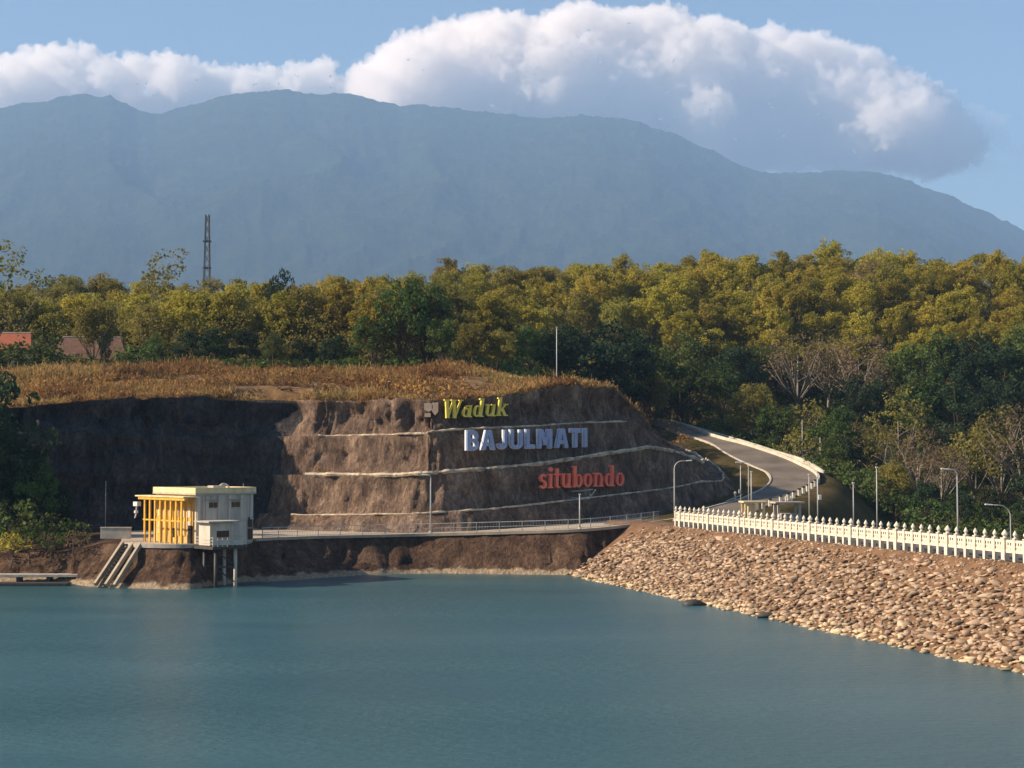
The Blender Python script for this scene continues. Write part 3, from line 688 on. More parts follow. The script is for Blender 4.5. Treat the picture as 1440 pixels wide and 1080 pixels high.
# two small flat-roofed gate shelters
def shelter(px, D, w, label, yellow):
    c = Vector((ax(px, D), D, 5.85)); o = empty('gate_shelter', c, 0.1); tag(o, label, 'shelter')
    mb = MB(); mb.box((0, 0, 2.42), (w, 2.6, 0.2)); mb.build('roof', M['concrete'] if not yellow else M['cream'], o, 0.02)
    for sx_ in (-1, 1):
        for sy in (-1, 1):
            mb = MB(); mb.box((sx_ * (w * 0.36), sy * 0.9, 1.16), (0.28, 0.28, 2.32)); mb.build('pillar', M['cream'] if yellow else M['concrete'], o)
    if yellow:
        mb = MB(); mb.box((-0.35, -0.2, 1.1), (0.9, 1.2, 2.2)); mb.build('ticket_booth', M['cream'], o, 0.03)
    else:
        mb = MB(); mb.box((0.2, 0.1, 0.55), (w * 0.6, 1.3, 1.1)); mb.build('counter', M['concrete'], o, 0.03)
        for q in (-0.15, 0.55):
            mb = MB(); mb.box((q, 0, 2.85), (0.2, 0.2, 0.66)); mb.build('vent_pipe', M['white_paint'], o, 0.02)
    return o
shelter(1058, 196, 3.1, 'small shelter with a flat cream roof and yellow pillars behind the balustrade', True)
shelter(1106, 193, 3.7, 'small grey flat-roofed shelter with two vent pipes behind the balustrade', False)

# ------------------------------------------------------------------ intake building
O_ = Vector((ax(277, 171.5), 171.5, 4.33)); B = empty('intake_building', O_, R(43)); tag(B, 'cream two-storey intake building with yellow steel frame on stilts at the water', 'building')
W_, Dp, H_ = 7.4, 8.6, 5.35
mb = MB()
for a, c, d in (((W_ / 2, 0.12, H_ / 2), 0, (W_, 0.24, H_)), ((W_ / 2, Dp - 0.12, H_ / 2), 0, (W_, 0.24, H_)), ((W_ - 0.12, Dp / 2, H_ / 2), 0, (0.24, Dp - 0.49, H_))): mb.box(a, d)
mb.build('wall', M['wall_paint'], B)
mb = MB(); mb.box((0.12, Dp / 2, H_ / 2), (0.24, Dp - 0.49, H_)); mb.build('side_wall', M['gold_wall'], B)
mb = MB(); mb.box((W_ / 2, Dp / 2, H_ + 0.09), (W_ + 0.5, Dp + 0.5, 0.18)); mb.build('roof', M['concrete'], B, 0.02)
mb = MB()
for a, d in (((W_ / 2, -0.12, H_ + 0.48), (W_ + 0.48, 0.2, 0.6)), ((W_ / 2, Dp + 0.12, H_ + 0.48), (W_ + 0.48, 0.2, 0.6)), ((W_ + 0.12, Dp / 2, H_ + 0.48), (0.2, Dp + 0.03, 0.6)), ((-0.12, Dp / 2, H_ + 0.48), (0.2, Dp + 0.03, 0.6))): mb.box(a, d)
mb.build('parapet', M['cream'], B, 0.02)
for xx in (0.25, 1.35, 2.9, 4.25, 5.8, 7.1):
    mb = MB(); mb.box((xx, -0.07, 3.9), (0.34, 0.14, 2.75)); mb.build('pilaster', M['wall_paint'], B)
mb = MB(); mb.box((W_ / 2, -0.05, 2.55), (W_, 0.1, 0.16)); mb.build('string_course', M['wall_paint'], B)
for xx in (2.1, 5.0):
    f = MB(); f.box((xx, -0.03, 4.25), (1.25, 0.08, 0.82)); f = f.build('window', M['concrete'], B)
    g = MB(); g.box((xx - 0.29, -0.09, 4.22), (0.5, 0.05, 0.56)); g.box((xx + 0.29, -0.09, 4.22), (0.5, 0.05, 0.56)); g.build('pane', M['glass'], f)
for xx, zz, w, h_ in ((1.1, 1.85, 0.5, 0.7), (1.1, 1.0, 0.5, 0.4), (6.95, 2.2, 0.6, 1.1), (6.95, 0.9, 0.6, 1.2)):
    f = MB(); f.box((xx, -0.025, zz), (w + 0.2, 0.07, h_ + 0.2)); f = f.build('window', M['concrete'], B)
    g = MB(); g.box((xx, -0.085, zz), (w, 0.05, h_)); g.build('pane', M['glass'], f)
# porch with control room cantilevered over the water
P_ = empty('porch', (0.3, -2.4, 0)); P_.parent = B
mb = MB(); mb.box((0, -1.25, 1.25), (3.0, 2.2, 2.4)); mb.build('wall', M['wall_paint'], P_)
mb = MB(); mb.box((0, -1.4, 2.58), (4.0, 3.0, 0.16)); mb.build('roof', M['concrete'], P_, 0.02)
mb = MB(); mb.box((0.1, -2.37, 1.2), (1.5, 0.06, 0.8)); mb.build('window', M['glass'], P_)
mb = MB(); mb.box((0.1, -1.0, -0.15), (4.4, 5.7, 0.28)); mb.build('balcony_floor', M['dark_steel'], P_)
mb = MB()
for zz in (0.3, 0.62, 0.95): mb.bar((-2.0, -3.75, zz), (2.2, -3.75, zz), 0.05, 0.05); mb.bar((2.2, -3.75, zz), (2.2, -0.4, zz), 0.05, 0.05); mb.bar((-2.0, -3.75, zz), (-2.0, -0.4, zz), 0.05, 0.05)
for xx in np.linspace(-2.0, 2.2, 8): mb.bar((xx, -3.75, 0), (xx, -3.75, 0.97), 0.05, 0.05)
mb.build('balcony_railing', M['wall_paint'], P_)
mb = MB(); mb.box((0.1, -3.79, 0.42), (4.1, 0.03, 0.56)); mb.build('balcony_panel', M['wall_paint'], P_)
for xx, yy, mt in ((-1.35, -3.3, 'dark_steel'), (1.1, -3.3, 'wall_paint'), (-1.35, -1.1, 'dark_steel'), (1.1, -1.1, 'wall_paint')):
    mb = MB(); mb.tube([(xx, yy, -6.3), (xx, yy, -0.3)], 0.2, 10); mb.build('stilt', M[mt], P_, smooth=True)
mb = MB()
for yy in (-3.3, -1.1):
    mb.bar((-1.35, yy, -2.2), (1.1, yy, -2.2), 0.16, 0.18); mb.bar((-1.35, yy, -0.5), (1.1, yy, -2.1), 0.1, 0.12); mb.bar((1.1, yy, -3.9), (-1.35, yy, -2.3), 0.1, 0.12)
mb.build('bracing', M['dark_steel'], P_)
# yellow steel gantry along the sunlit side
G = empty('gantry', (0, 0, 0)); G.parent = B
for k in range(8):
    yy = 0.5 + k * 1.12
    mb = MB(); mb.box((-1.5, yy, 2.38), (0.16, 0.26, 4.75)); mb.build('column', M['yellow'], G)
mb = MB(); mb.box((-1.5, 4.6, 4.9), (0.4, 9.9, 0.3)); mb.box((-1.5, 4.6, 2.5), (0.1, 8.2, 0.16)); mb.build('beam', M['yellow'], G)
mb = MB(); mb.box((-0.95, 4.9, 5.13), (1.7, 10.4, 0.15)); mb.build('canopy', M['cream'], G, 0.02)
for k in range(6):
    yy = 1.3 + k * 1.25
    f = MB(); f.box((-0.04, yy, 2.6), (0.09, 0.8, 3.6)); f = f.build('window', M['yellow'], B)
    g = MB(); g.box((-0.11, yy, 3.4), (0.05, 0.55, 1.1)); g.box((-0.11, yy, 1.7), (0.05, 0.55, 1.5)); g.build('pane', M['cream'] if k % 2 else M['wall_paint'], f)
mb = MB(); mb.box((-0.14, 1.0, 1.0), (0.1, 0.7, 2.0)); mb.box((-0.14, 4.3, 1.1), (0.1, 0.6, 1.0)); mb.build('door', M['glass'], B)
mb = MB()                                                     # hoist at the far end
mb.box((-1.5, 10.1, 4.2), (0.5, 0.9, 0.5)); mb.tube([(-1.5, 10.2, 4.0), (-1.5, 10.3, 3.0), (-1.6, 10.4, 2.6)], 0.07, 6); mb.box((-1.5, 10.3, 3.3), (0.35, 0.3, 0.3)); mb.build('hoist', M['lamp_white'], B)
mb = MB(); mb.tube([(4.8 + 0.8 * math.cos(t), 2.0, H_ + 0.2 + 0.95 * math.sin(t)) for t in np.linspace(0.25, math.pi * 0.8, 10)], 0.1, 6); mb.build('vent_pipe', M['white_paint'], B, smooth=True)
mb = MB(); mb.box((3.6, 1.6, H_ + 0.85), (1.6, 1.2, 0.25)); mb.build('roof_hatch', M['concrete'], B)
mb = MB(); mb.tube([(0.75, -0.2, H_ - 0.1), (0.75, -0.2, 0.1)], 0.07, 6); mb.tube([(W_ + 0.08, 0.5, H_ - 0.1), (W_ + 0.08, 0.5, 0.1)], 0.06, 6); mb.build('downpipe', M['steel'], B)
mb = MB(); mb.box((2.1, -0.3, 4.82), (1.6, 0.6, 0.08)); mb.box((5.0, -0.3, 4.82), (1.6, 0.6, 0.08)); mb.build('window_hood', M['concrete'], B)
# platform edge under the building
mb = MB()
pl = [p + Vector((0, -0.05, -0.02)) for p in bt if p.y < 178 and p.x < -27 and p.x > -42]
for a, b_ in zip(pl[:-1], pl[1:]): mb.bar(a, b_ + (b_ - a) * 0.02, 0.5, 0.42)
tag(mb.build('platform_edge', M['concrete']), kind='structure')
# concrete stair running down to the water
st = empty('concrete_stair', at(197, 760, 170)); tag(st, 'twin concrete stair strings running down the bank beside the intake building', 'stair')
so = st.location.copy()
def onbank(px, t):
    i = min(range(nB), key=lambda i: abs(720 + bt[i].x / bt[i].y * F - px)); return bs[i].lerp(bt[i], t)
for k, (pa, name) in enumerate(((176, 'string'), (188, 'string'), (199, 'string'))):
    mb = MB(); a = onbank(pa, 1.0) + Vector((0, -0.1, 0.15)); b_ = onbank(pa - 2, 0.02) + Vector((0, -0.5, 0.2)); mb.bar(a - so, b_ - so, 0.3, 0.45); mb.build(name, M['pave'], st)
mb = MB()
for k in range(14):
    t = k / 13; a = onbank(177, t).lerp(onbank(187, t), 0.5) + Vector((0, -0.35, 0.0)); mb.box(a - so, (0.75, 0.5, 0.2))
mb.build('steps', M['dark_steel'], st)
w = empty('parapet_wall', at(163, 757, 176.5)); tag(w, 'low pale concrete wall beside the yellow frame, above the bank', 'wall')
mb = MB(); mb.box((0, 0, 0.55), (3.4, 0.3, 1.2)); mb.build('panel', M['concrete'], w, 0.02)
mb = MB(); mb.box((0, 0, 1.2), (3.5, 0.42, 0.12)); mb.build('coping', M['concrete'], w, 0.02)
# low landing slabs on the water at the left shore
for px, D, wd, z, lab in ((45, 173.5, 11.0, 0.95, 'long flat concrete landing slab beside the bank, higher one'), (10, 169.5, 14.0, 0.32, 'long low floating boom on the water before the landing slab')):
    o = empty('landing_slab' if z > 0.5 else 'floating_boom', (ax(px, D), D, 0)); tag(o, lab, 'slab' if z > 0.5 else 'boom')
    mb = MB(); mb.box((0, 0, z - 0.15), (wd, 1.6, 0.3)); mb.build('deck', M['concrete'] if z > 0.5 else M['dark_steel'], o, 0.03)
    for q in (-0.42, -0.1, 0.2, 0.45):
        mb = MB(); mb.box((q * wd, 0, z - 0.8), (0.4, 1.2, 1.0)); mb.build('pier' if z > 0.5 else 'float', M['dark_steel'], o)

# ------------------------------------------------------------------ lettering on the rock
def arc(cx, cy, rx, ry, a0, a1, w0, w1, n=14):
    q = []
    for k in range(n):
        p = []
        for kk in (k, k + 1):
            t = kk / n; a = R(a0 + (a1 - a0) * t); c_, s_ = math.cos(a), math.sin(a)
            wv = w0 + (w1 - w0) * abs(math.cos(a))             # heavier on the sides
            p.append(((cx + (rx + wv / 2) * c_, cy + (ry + w0 / 2) * s_), (cx + (rx - wv / 2) * c_, cy + (ry - w0 / 2) * s_)))
        q.append([p[0][1], p[0][0], p[1][0], p[1][1]])
    return q
def rect(x0, y0, x1, y1): return [[(x0, y0), (x1, y0), (x1, y1), (x0, y1)]]
def diag(x0, y0, x1, y1, w): return [[(x0 - w / 2, y0), (x0 + w / 2, y0), (x1 + w / 2, y1), (x1 - w / 2, y1)]]
X = 0.66
GL = {
    'W': (1.15, diag(0.16, 1, 0.36, 0, .19) + diag(0.36, 0, 0.58, 1, .09) + diag(0.56, 1, 0.78, 0, .19) + diag(0.78, 0, 1.02, 1, .09) + rect(0.0, .94, .34, 1) + rect(.42, .94, .74, 1) + rect(.88, .94, 1.14, 1)),
    'a': (0.64, arc(.25, .26, .17, .22, 0, 360, .08, .17) + rect(.38, 0.02, .54, X) + rect(.5, 0, .62, .07) + arc(.3, .48, .14, .13, 10, 170, .07, .1)),
    'd': (0.70, arc(.26, .31, .18, .28, 0, 360, .08, .17) + rect(.40, 0, .57, 1) + rect(.31, .93, .44, 1) + rect(.52, 0, .67, .07)),
    'u': (0.70, rect(.06, .2, .23, X) + rect(-.02, .59, .1, X) + arc(.30, .22, .155, .18, 180, 360, .08, .16) + rect(.42, 0, .59, X) + rect(.33, .59, .45, X) + rect(.55, 0, .68, .07)),
    'k': (0.72, rect(.06, 0, .23, 1) + rect(-.03, .93, .1, 1) + diag(.24, .26, .52, X, .11) + diag(.56, 0, .32, .38, .18) + rect(.4, .6, .66, X) + rect(-.02, 0, .32, .06) + rect(.44, 0, .72, .06)),
    's': (0.52, arc(.24, .48, .14, .14, 20, 270, .09, .15) + arc(.24, .18, .15, .15, 90, -160, .09, .15)),
    'i': (0.32, rect(.07, 0, .24, X) + rect(-.01, .59, .1, X) + rect(-.01, 0, .31, .06) + arc(.155, .86, .05, .05, 0, 360, .1, .1)),
    't': (0.42, rect(.12, .08, .28, .9) + rect(0, .58, .4, X) + arc(.28, .12, .08, .09, 180, 330, .08, .12)),
    'b': (0.68, rect(.06, 0, .23, 1) + rect(-.03, .93, .1, 1) + arc(.38, .31, .18, .28, 0, 360, .08, .17)),
    'o': (0.62, arc(.28, .32, .2, .29, 0, 360, .08, .18)),
    'n': (0.72, rect(.06, 0, .23, X) + rect(-.03, .59, .1, X) + arc(.33, .42, .18, .2, 0, 165, .09, .16) + rect(.43, 0, .60, .44) + rect(-.02, 0, .31, .06) + rect(.36, 0, .68, .06)),
    # sturdy block capitals
    'B': (0.72, rect(0, 0, .22, 1) + rect(.22, .82, .48, 1) + rect(.22, .43, .5, .59) + rect(.22, 0, .5, .18) + arc(.46, .71, .12, .2, -90, 90, .16, .2, 8) + arc(.48, .29, .13, .2, -90, 90, .17, .2, 8)),
    'A': (0.84, diag(.12, 0, .36, 1, .24) + diag(.72, 0, .48, 1, .24) + rect(.2, .22, .64, .38)),
    'J': (0.64, rect(.38, .26, .57, 1) + arc(.29, .27, .185, .18, 180, 360, .16, .19, 10)),
    'U': (0.82, rect(0, .28, .19, 1) + rect(.57, .28, .76, 1) + arc(.38, .28, .285, .2, 180, 360, .16, .19, 12)),
    'L': (0.62, rect(0, 0, .22, 1) + rect(.22, 0, .56, .19)),
    'M': (0.98, rect(0, 0, .21, 1) + rect(.69, 0, .9, 1) + diag(.20, 1, .45, .18, .22) + diag(.70, 1, .45, .18, .22)),
    'T': (0.74, rect(0, .81, .68, 1) + rect(.23, 0, .45, .81)),
    'I': (0.26, rect(0, 0, .22, 1)),
}
def letter_mesh(ch, h, depth, shear, grow=0.0):
    mb = MB(); wd, polys = GL[ch]
    for i, q in enumerate(polys):
        e = 0.0015 * i
        pts = [((x + shear * y) * h, y * h) for x, y in q]
        area = sum(pts[k][0] * pts[(k + 1) % 4][1] - pts[(k + 1) % 4][0] * pts[k][1] for k in range(4))
        if area < 0: pts = pts[::-1]
        if grow:
            cx = sum(p[0] for p in pts) / 4; cy = sum(p[1] for p in pts) / 4
            pts = [(x + math.copysign(grow, x - cx), y + math.copysign(grow, y - cy)) for x, y in pts]
        vs = [(x, -depth - e, y) for x, y in pts] + [(x, e, y) for x, y in pts]
        mb.add(vs, [(0, 1, 2, 3), (7, 6, 5, 4), (0, 4, 5, 1), (1, 5, 6, 2), (2, 6, 7, 3), (3, 7, 4, 0)])
    return mb
def word(text, px0, py0, px1, py1, hpx, mats, depth, shear, name, label, back=None, gap=0.0, off=0.9):
    """letters stand one by one on the slope between two photo points"""
    p0, n0 = hit(px0, py0); p1, n1 = hit(px1, py1)
    total = sum(GL[c][0] + gap for c in text)
    d0 = p0.y - off; d1 = p1.y - off
    a = at(px0, py0, d0); b_ = at(px1, py1, d1)
    # pull the line forward until no part is inside the rock
    for k in range(1, 12):
        t = k / 12; q = a.lerp(b_, t); pxx = 720 + q.x / q.y * F
        for dy in (0, -hpx * 0.5, -hpx):
            hp, _ = hit(px0 + (px1 - px0) * t, py0 + (py1 - py0) * t + dy)
            if hp is not None and hp.y - 0.35 < q.y:
                s_ = q.y - (hp.y - 0.35); a = at(px0, py0, a.y - s_); b_ = at(px1, py1, b_.y - s_); q = a.lerp(b_, t)
    h = hpx / F * (a.y + b_.y) / 2
    L = (b_ - a).length; sx_ = L / (total * h)
    root = empty(name, a, math.atan2(b_.y - a.y, b_.x - a.x)); tag(root, label, 'sign')
    slope = math.atan2(b_.z - a.z, math.hypot(b_.x - a.x, b_.y - a.y))
    x = 0.0
    for i, c in enumerate(text):
        m_ = mats[i] if isinstance(mats, list) else mats
        mb = letter_mesh(c, h, depth, shear); o = mb.build('letter', M[m_], root)
        o.location = (x, 0, x * math.tan(slope)); o.scale = (sx_, 1, 1)
        if back:
            mb = letter_mesh(c, h, depth * 0.9, shear, 0.055); bk = mb.build('letter_rim', M[back], o); bk.location = (0, 0.16, 0)
        # stand: short steel struts behind
        x += (GL[c][0] + gap) * h * sx_
    mb = MB()
    mb.bar((-0.1, 0.35, h * 0.12), (L + 0.1, 0.35, h * 0.12 + L * math.tan(slope)), 0.08, 0.08); mb.bar((-0.1, 0.35, h * 0.55), (L + 0.1, 0.35, h * 0.55 + L * math.tan(slope)), 0.08, 0.08)
    for t in np.linspace(0.03, 0.97, 7): mb.bar((L * t, 0.36, -1.2), (L * t, 0.36, h * 0.6 + L * t * math.tan(slope)), 0.07, 0.07)
    mb.build('support_frame', M['dark_steel'], root)
    return root, h
word('Waduk', 620, 588, 713, 584, 26, 'sign_yellow', 0.35, 0.16, 'yellow_lettering', 'yellow slanted serif letters reading Waduk at the top of the rock', gap=0.03)
word('BAJULMATI', 655, 633, 828, 628, 26.5, 'sign_blue', 0.3, 0.0, 'blue_lettering', 'blue block capitals with pale rims reading BAJULMATI on the rock', back='sign_pale', gap=0.15)
word('situbondo', 756, 687, 877, 683, 30, 'sign_red', 0.35, 0.05, 'red_lettering', 'red serif letters reading situbondo on the shaded rock bench', gap=0.03)
# emblem beside the yellow lettering
hp, _ = hit(606, 586)
em = empty('emblem', at(596, 588, hp.y - 1.3)); tag(em, 'tan ministry emblem of three solid shapes beside the yellow lettering', 'emblem')
mb = MB()
for q in arc(0.62, 1.45, 0.3, 0.3, 0, 360, 0.55, 0.55, 16): mb.add([(x, -0.2, z) for x, z in q] + [(x, 0.1, z) for x, z in q], [(0, 1, 2, 3), (7, 6, 5, 4), (0, 4, 5, 1), (1, 5, 6, 2), (2, 6, 7, 3), (3, 7, 4, 0)])
mb.box((0.3, -0.05, 1.5), (0.5, 0.28, 0.9)); mb.build('left_shape', M['sign_tan'], em)
mb = MB(); mb.box((1.48, -0.05, 1.45), (0.8, 0.3, 1.2)); mb.add([(1.08, -.2, .85), (1.88, -.2, .85), (1.48, -.2, .35), (1.08, .1, .85), (1.88, .1, .85), (1.48, .1, .35)], [(2, 1, 0), (3, 4, 5), (0, 3, 5, 2), (1, 2, 5, 4)]); mb.build('shield_shape', M['sign_tan'], em)
mb = MB(); mb.box((0.5, -0.03, 0.4), (0.8, 0.26, 0.5)); mb.build('lower_shape', M['sign_tan'], em)
mb = MB()
for xx in (0.4, 1.4): mb.bar((xx, 0.2, -1.0), (xx, 0.2, 1.6), 0.08, 0.08)
mb.build('support_frame', M['dark_steel'], em)
# grey outline ornament below the red lettering
hp, _ = hit(815, 700)
orn = empty('line_ornament', at(815, 702, hp.y - 0.9)); tag(orn, 'grey pipe outline shaped like a shallow boat below the red lettering', 'ornament')
def opt(px, py): return at(px, py, orn.location.y) - orn.location
mb = MB(); mb.tube([opt(*p) for p in ((792, 688), (790, 693), (794, 698), (802, 700), (815, 700.5), (828, 699), (833, 695), (838, 688))], 0.09, 6); mb.build('hull_line', M['steel'], orn)
mb = MB(); mb.tube([opt(*p) for p in ((803, 691), (820, 690), (834, 688))], 0.07, 6); mb.tube([opt(*p) for p in ((829, 694), (833, 699), (836, 704))], 0.07, 6); mb.build('upper_line', M['steel'], orn)

# ------------------------------------------------------------------ houses between the trees, pylon
def house(name, px0, px1, ytop, ybot, D, label, mat):
    a = at(px0, ybot, D); b_ = at(px1, ybot, D); c = (a + b_) / 2; L = (b_ - a).length; hr = (ybot - ytop) / F * D
    o = empty(name, (c.x, D, c.z - 3.0), 0.12); tag(o, label, 'house')
    mb = MB(); mb.box((0, 3, 1.5), (L * 0.92, 5.4, 3.0)); w_ = mb.build('wall', M['cream'], o)
    mb = MB(); vs = [(-L / 2, -0.6, 3), (L / 2, -0.6, 3), (L / 2, 6.6, 3), (-L / 2, 6.6, 3), (-L / 2 + L * .12, 3, 3 + hr), (L / 2 - L * .12, 3, 3 + hr)]
    mb.add(vs, [(0, 1, 5, 4), (1, 2, 5), (2, 3, 4, 5), (3, 0, 4), (3, 2, 1, 0)]); mb.build('roof', M[mat], o)
    mb = MB(); mb.tube([(-L / 2 + L * .12, 3, 3 + hr), (L / 2 - L * .12, 3, 3 + hr)], 0.14, 6); mb.build('ridge_cap', M['concrete'], o)
    for q in (-0.2, 0.2):
        mb = MB(); mb.box((q * L, 0.27, 1.6), (1.2, 0.1, 1.1)); mb.build('window', M['glass'], o)
house('brick_house', -8, 44, 466, 492, 262, 'small house with an orange-red tiled roof among the trees', 'roof_tile')
house('brick_house', 72, 178, 472, 505, 268, 'long low house with a brown roof behind the dark conifer', 'roof_brown')

py_ = empty('lattice_tower', (ax(289, 700), 700, 52.5)); tag(py_, 'tall grey steel lattice tower rising above the forest before the mountain', 'tower')
HT = at(288, 302, 700).z - 52.5
def tw(z): return 2.1 - 1.35 * min(z / HT, 1)
mb = MB(); nlev = 16
for sx_ in (-1, 1):
    for sy in (-1, 1): mb.bar((sx_ * tw(0), sy * tw(0), 0), (sx_ * tw(HT), sy * tw(HT), HT), 0.3, 0.3)
for k in range(nlev):
    z0 = HT * k / nlev; z1 = HT * (k + 1) / nlev; a, b_ = tw(z0), tw(z1)
    for s_ in (-1, 1):
        mb.bar((-a, s_ * a, z0), (b_, s_ * b_, z1), 0.13, 0.13); mb.bar((a, s_ * a, z0), (-b_, s_ * b_, z1), 0.13, 0.13)
        mb.bar((s_ * a, -a, z0), (s_ * b_, b_, z1), 0.13, 0.13)
mb.build('lattice', M['dark_steel'], py_)
for zf in (0.83, 0.66, 0.48):
    mb = MB(); mb.box((0, 0, HT * zf), (3.6, 1.6, 0.7)); mb.build('crossarm', M['dark_steel'], py_)
mb = MB()
for j, (xx) in enumerate((-2, 2)):
    p0 = Vector((ax(289, 700) + xx, 700, 52.5 + HT * 0.48)); p1 = Vector((220, 760, 100))
    pts = []
    for k in range(13):
        t = k / 12; p = p0.lerp(p1, t); p.z -= 14 * 4 * t * (1 - t) / 4 + 0; pts.append(p)
    mb.tube(pts, 0.07, 4)
tag(mb.build('power_line', M['dark_steel']), 'thin power cables strung from the lattice tower above the forest', 'power line')

# ------------------------------------------------------------------ vegetation
def leaf_cloud(rs, centers, radii, per, leaf, out_c, outw=0.55, flat=0.75):
    P = []; 
    for c, r_ in zip(centers, radii):
        n = max(6, int(per * (r_ ** 2)))
        d = rs.normal(size=(n, 3)); d /= np.linalg.norm(d, axis=1)[:, None]
        rad = r_ * rs.uniform(0.35, 1.0, n) ** 0.6
        P.append(np.asarray(c) + d * rad[:, None] * np.array([1, 1, flat]))
    P = np.concatenate(P); n = len(P)
    N = (P - out_c); N /= np.linalg.norm(N, axis=1)[:, None] + 1e-6
    N = N * outw + rs.normal(size=(n, 3)) * 0.55; N /= np.linalg.norm(N, axis=1)[:, None]
    T = np.cross(N, rs.normal(size=(n, 3))); T /= np.linalg.norm(T, axis=1)[:, None]; Bn = np.cross(N, T)
    s = leaf * rs.uniform(0.6, 1.4, n)[:, None]; k = rs.uniform(0.45, 0.8, n)[:, None]
    V = np.stack([P - T * s * 0.5, P - Bn * s * k * 0.5, P + T * s * 0.5, P + Bn * s * k * 0.5], 1).reshape(-1, 3)
    Fq = np.arange(4 * n).reshape(n, 4)
    return V, Fq
def make_tree(name, seed, H, Rc, trunk_h, nlimb, nclump, per, leaf, mat, bark, flat=0.8, label='', cat='tree', spread=1.0, tr=0.22, core=True, lean=0.0):
    rs = np.random.default_rng(seed); root = empty(name, (0, -500, -50))
    mb = MB(); z0 = -1.0; lx, ly = rs.uniform(-.6, .6, 2)
    topz = trunk_h + (H - trunk_h) * 0.55
    tp = [Vector((0, 0, z0)), Vector((lx * .3, ly * .3, trunk_h * .5)), Vector((lx + lean, ly, trunk_h)), Vector((lx * 1.4 + lean * 1.6, ly * 1.4, topz))]
    mb.tube(tp, [tr * 1.3, tr, tr * .8, tr * .25], 7)
    cz = (trunk_h + H) / 2; hz_ = (H - trunk_h) / 2
    cen = []; rad = []
    for k in range(nclump):
        while True:
            d = rs.normal(size=3); d /= np.linalg.norm(d)
            if d[2] > -0.55: break
        rr = rs.uniform(0.35, 1.0) ** 0.55
        lob = 1 + 0.28 * math.sin(3 * math.atan2(d[1], d[0]) + seed)
        c = np.array([lean + d[0] * rr * Rc * lob * 0.85, d[1] * rr * Rc * lob * 0.85, cz + d[2] * rr * hz_ * 0.85])
        cen.append(c); rad.append(rs.uniform(0.12, 0.27) * Rc * spread)
    order = np.argsort(-np.array([abs(c[0]) + abs(c[1]) for c in cen]))
    for k in range(min(nlimb, nclump)):
        c = Vector(cen[order[k * max(1, nclump // (2 * nlimb))]]); t = rs.uniform(0.55, 1.0)
        s_ = tp[1].lerp(tp[2], t); mid = s_.lerp(c, 0.5) + Vector((rs.uniform(-.5, .5), rs.uniform(-.5, .5), rs.uniform(0, .8)))
        mb.tube([s_, mid, c], [tr * .5, tr * .34, tr * .1], 5)
        for _ in range(2):
            e = Vector(cen[rs.integers(nclump)])
            if (e - mid).length < Rc * 1.1: mb.tube([mid, mid.lerp(e, .5) + Vector((0, 0, .3)), e], [tr * .25, tr * .17, tr * .05], 4)
    mb.build('trunk', M[bark], root, smooth=True)
    V, Fq = leaf_cloud(rs, cen, rad, per, leaf, np.array([lean, 0, cz - hz_ * .3]), flat=flat)
    link_mesh('crown', np_mesh('crown', V, Fq), M[mat], root)
    root['label'] = label; root['category'] = cat
    return root
PR = {}
PR['teak'] = [make_tree('teak_tree', 10 + k, 14 + (k % 3), 5.0 + 0.6 * (k % 2), 1.8, 6, 90, 60, 0.46, 'teak', 'bark', cat='tree') for k in range(6)]
PR['olive'] = [make_tree('olive_tree', 30 + k, 13 + (k % 2) * 2, 5.4, 1.6, 7, 84, 56, 0.44, 'olive', 'bark', cat='tree') for k in range(4)]
PR['green'] = [make_tree('broadleaf_tree', 50 + k, 16 + (k % 2) * 2, 6.4, 1.8, 8, 74, 40, 0.5, 'green', 'bark', cat='tree') for k in range(4)]
PR['dark'] = [make_tree('evergreen_tree', 70 + k, 15 + (k % 2) * 3, 5.8, 1.2, 7, 70, 44, 0.5, 'dark', 'bark', cat='tree') for k in range(3)]
PR['dry'] = [make_tree('bare_tree', 90 + k, 12 + k * 2, 5.8, 3.0, 13, 54, 18, 0.36, 'dry', 'bark_pale', cat='tree', tr=0.27, spread=1.1) for k in range(3)]
PR['sparse'] = [make_tree('sparse_tree', 110 + k, 11 + k * 2, 4.9, 2.0, 9, 44, 26, 0.42, 'olive', 'bark_pale', cat='tree', tr=0.22) for k in range(3)]
PR['bush'] = [make_tree('bush', 130 + k, 4.2, 2.6, 0.4, 4, 26, 40, 0.36, 'green', 'bark', cat='bush', tr=0.08) for k in range(3)]
PR['drybush'] = [make_tree('dry_bush', 140 + k, 3.0, 1.9, 0.2, 5, 22, 40, 0.28, 'brush', 'bark', cat='bush', tr=0.05) for k in range(3)]
used = set()
rt = random.Random(8)
def plant(kind, x, y, scale=1.0, label=None, group=None, z=None, sz=1.0):
    p = rt.choice(PR[kind])
    if id(p) in used: o = copy_tree(p)
    else: used.add(id(p)); o = p
    o.location = (x, y, (gz(x, y) if z is None else z)); s_ = scale * rt.uniform(0.88, 1.14); o.scale = (s_, s_, s_ * sz)
    o.rotation_euler = (0, 0, rt.uniform(0, 6.28))
    for k in ('group',):
        if k in o: del o[k]
    if label: o['label'] = label
    if group: o['group'] = group
    return o
def plant_px(kind, px, ytop, D, label, group=None, hp=None):
    """tree whose top shows at photo height ytop, standing on the ground at depth D"""
    x = ax(px, D); z = gz(x, D) - 0.3; need = at(px, ytop, D).z - z
    p = PR[kind][0]; Hs = {'teak': 15, 'olive': 14, 'green': 17, 'dark': 16.5, 'dry': 13.5, 'sparse': 12.5, 'bush': 4.2, 'drybush': 3.0}[kind]
    s_ = need / Hs
    o = plant(kind, x, D, 1.0, label, group, z); o.scale = (s_, s_, s_) if hp is None else (hp * s_, hp * s_, s_); return o

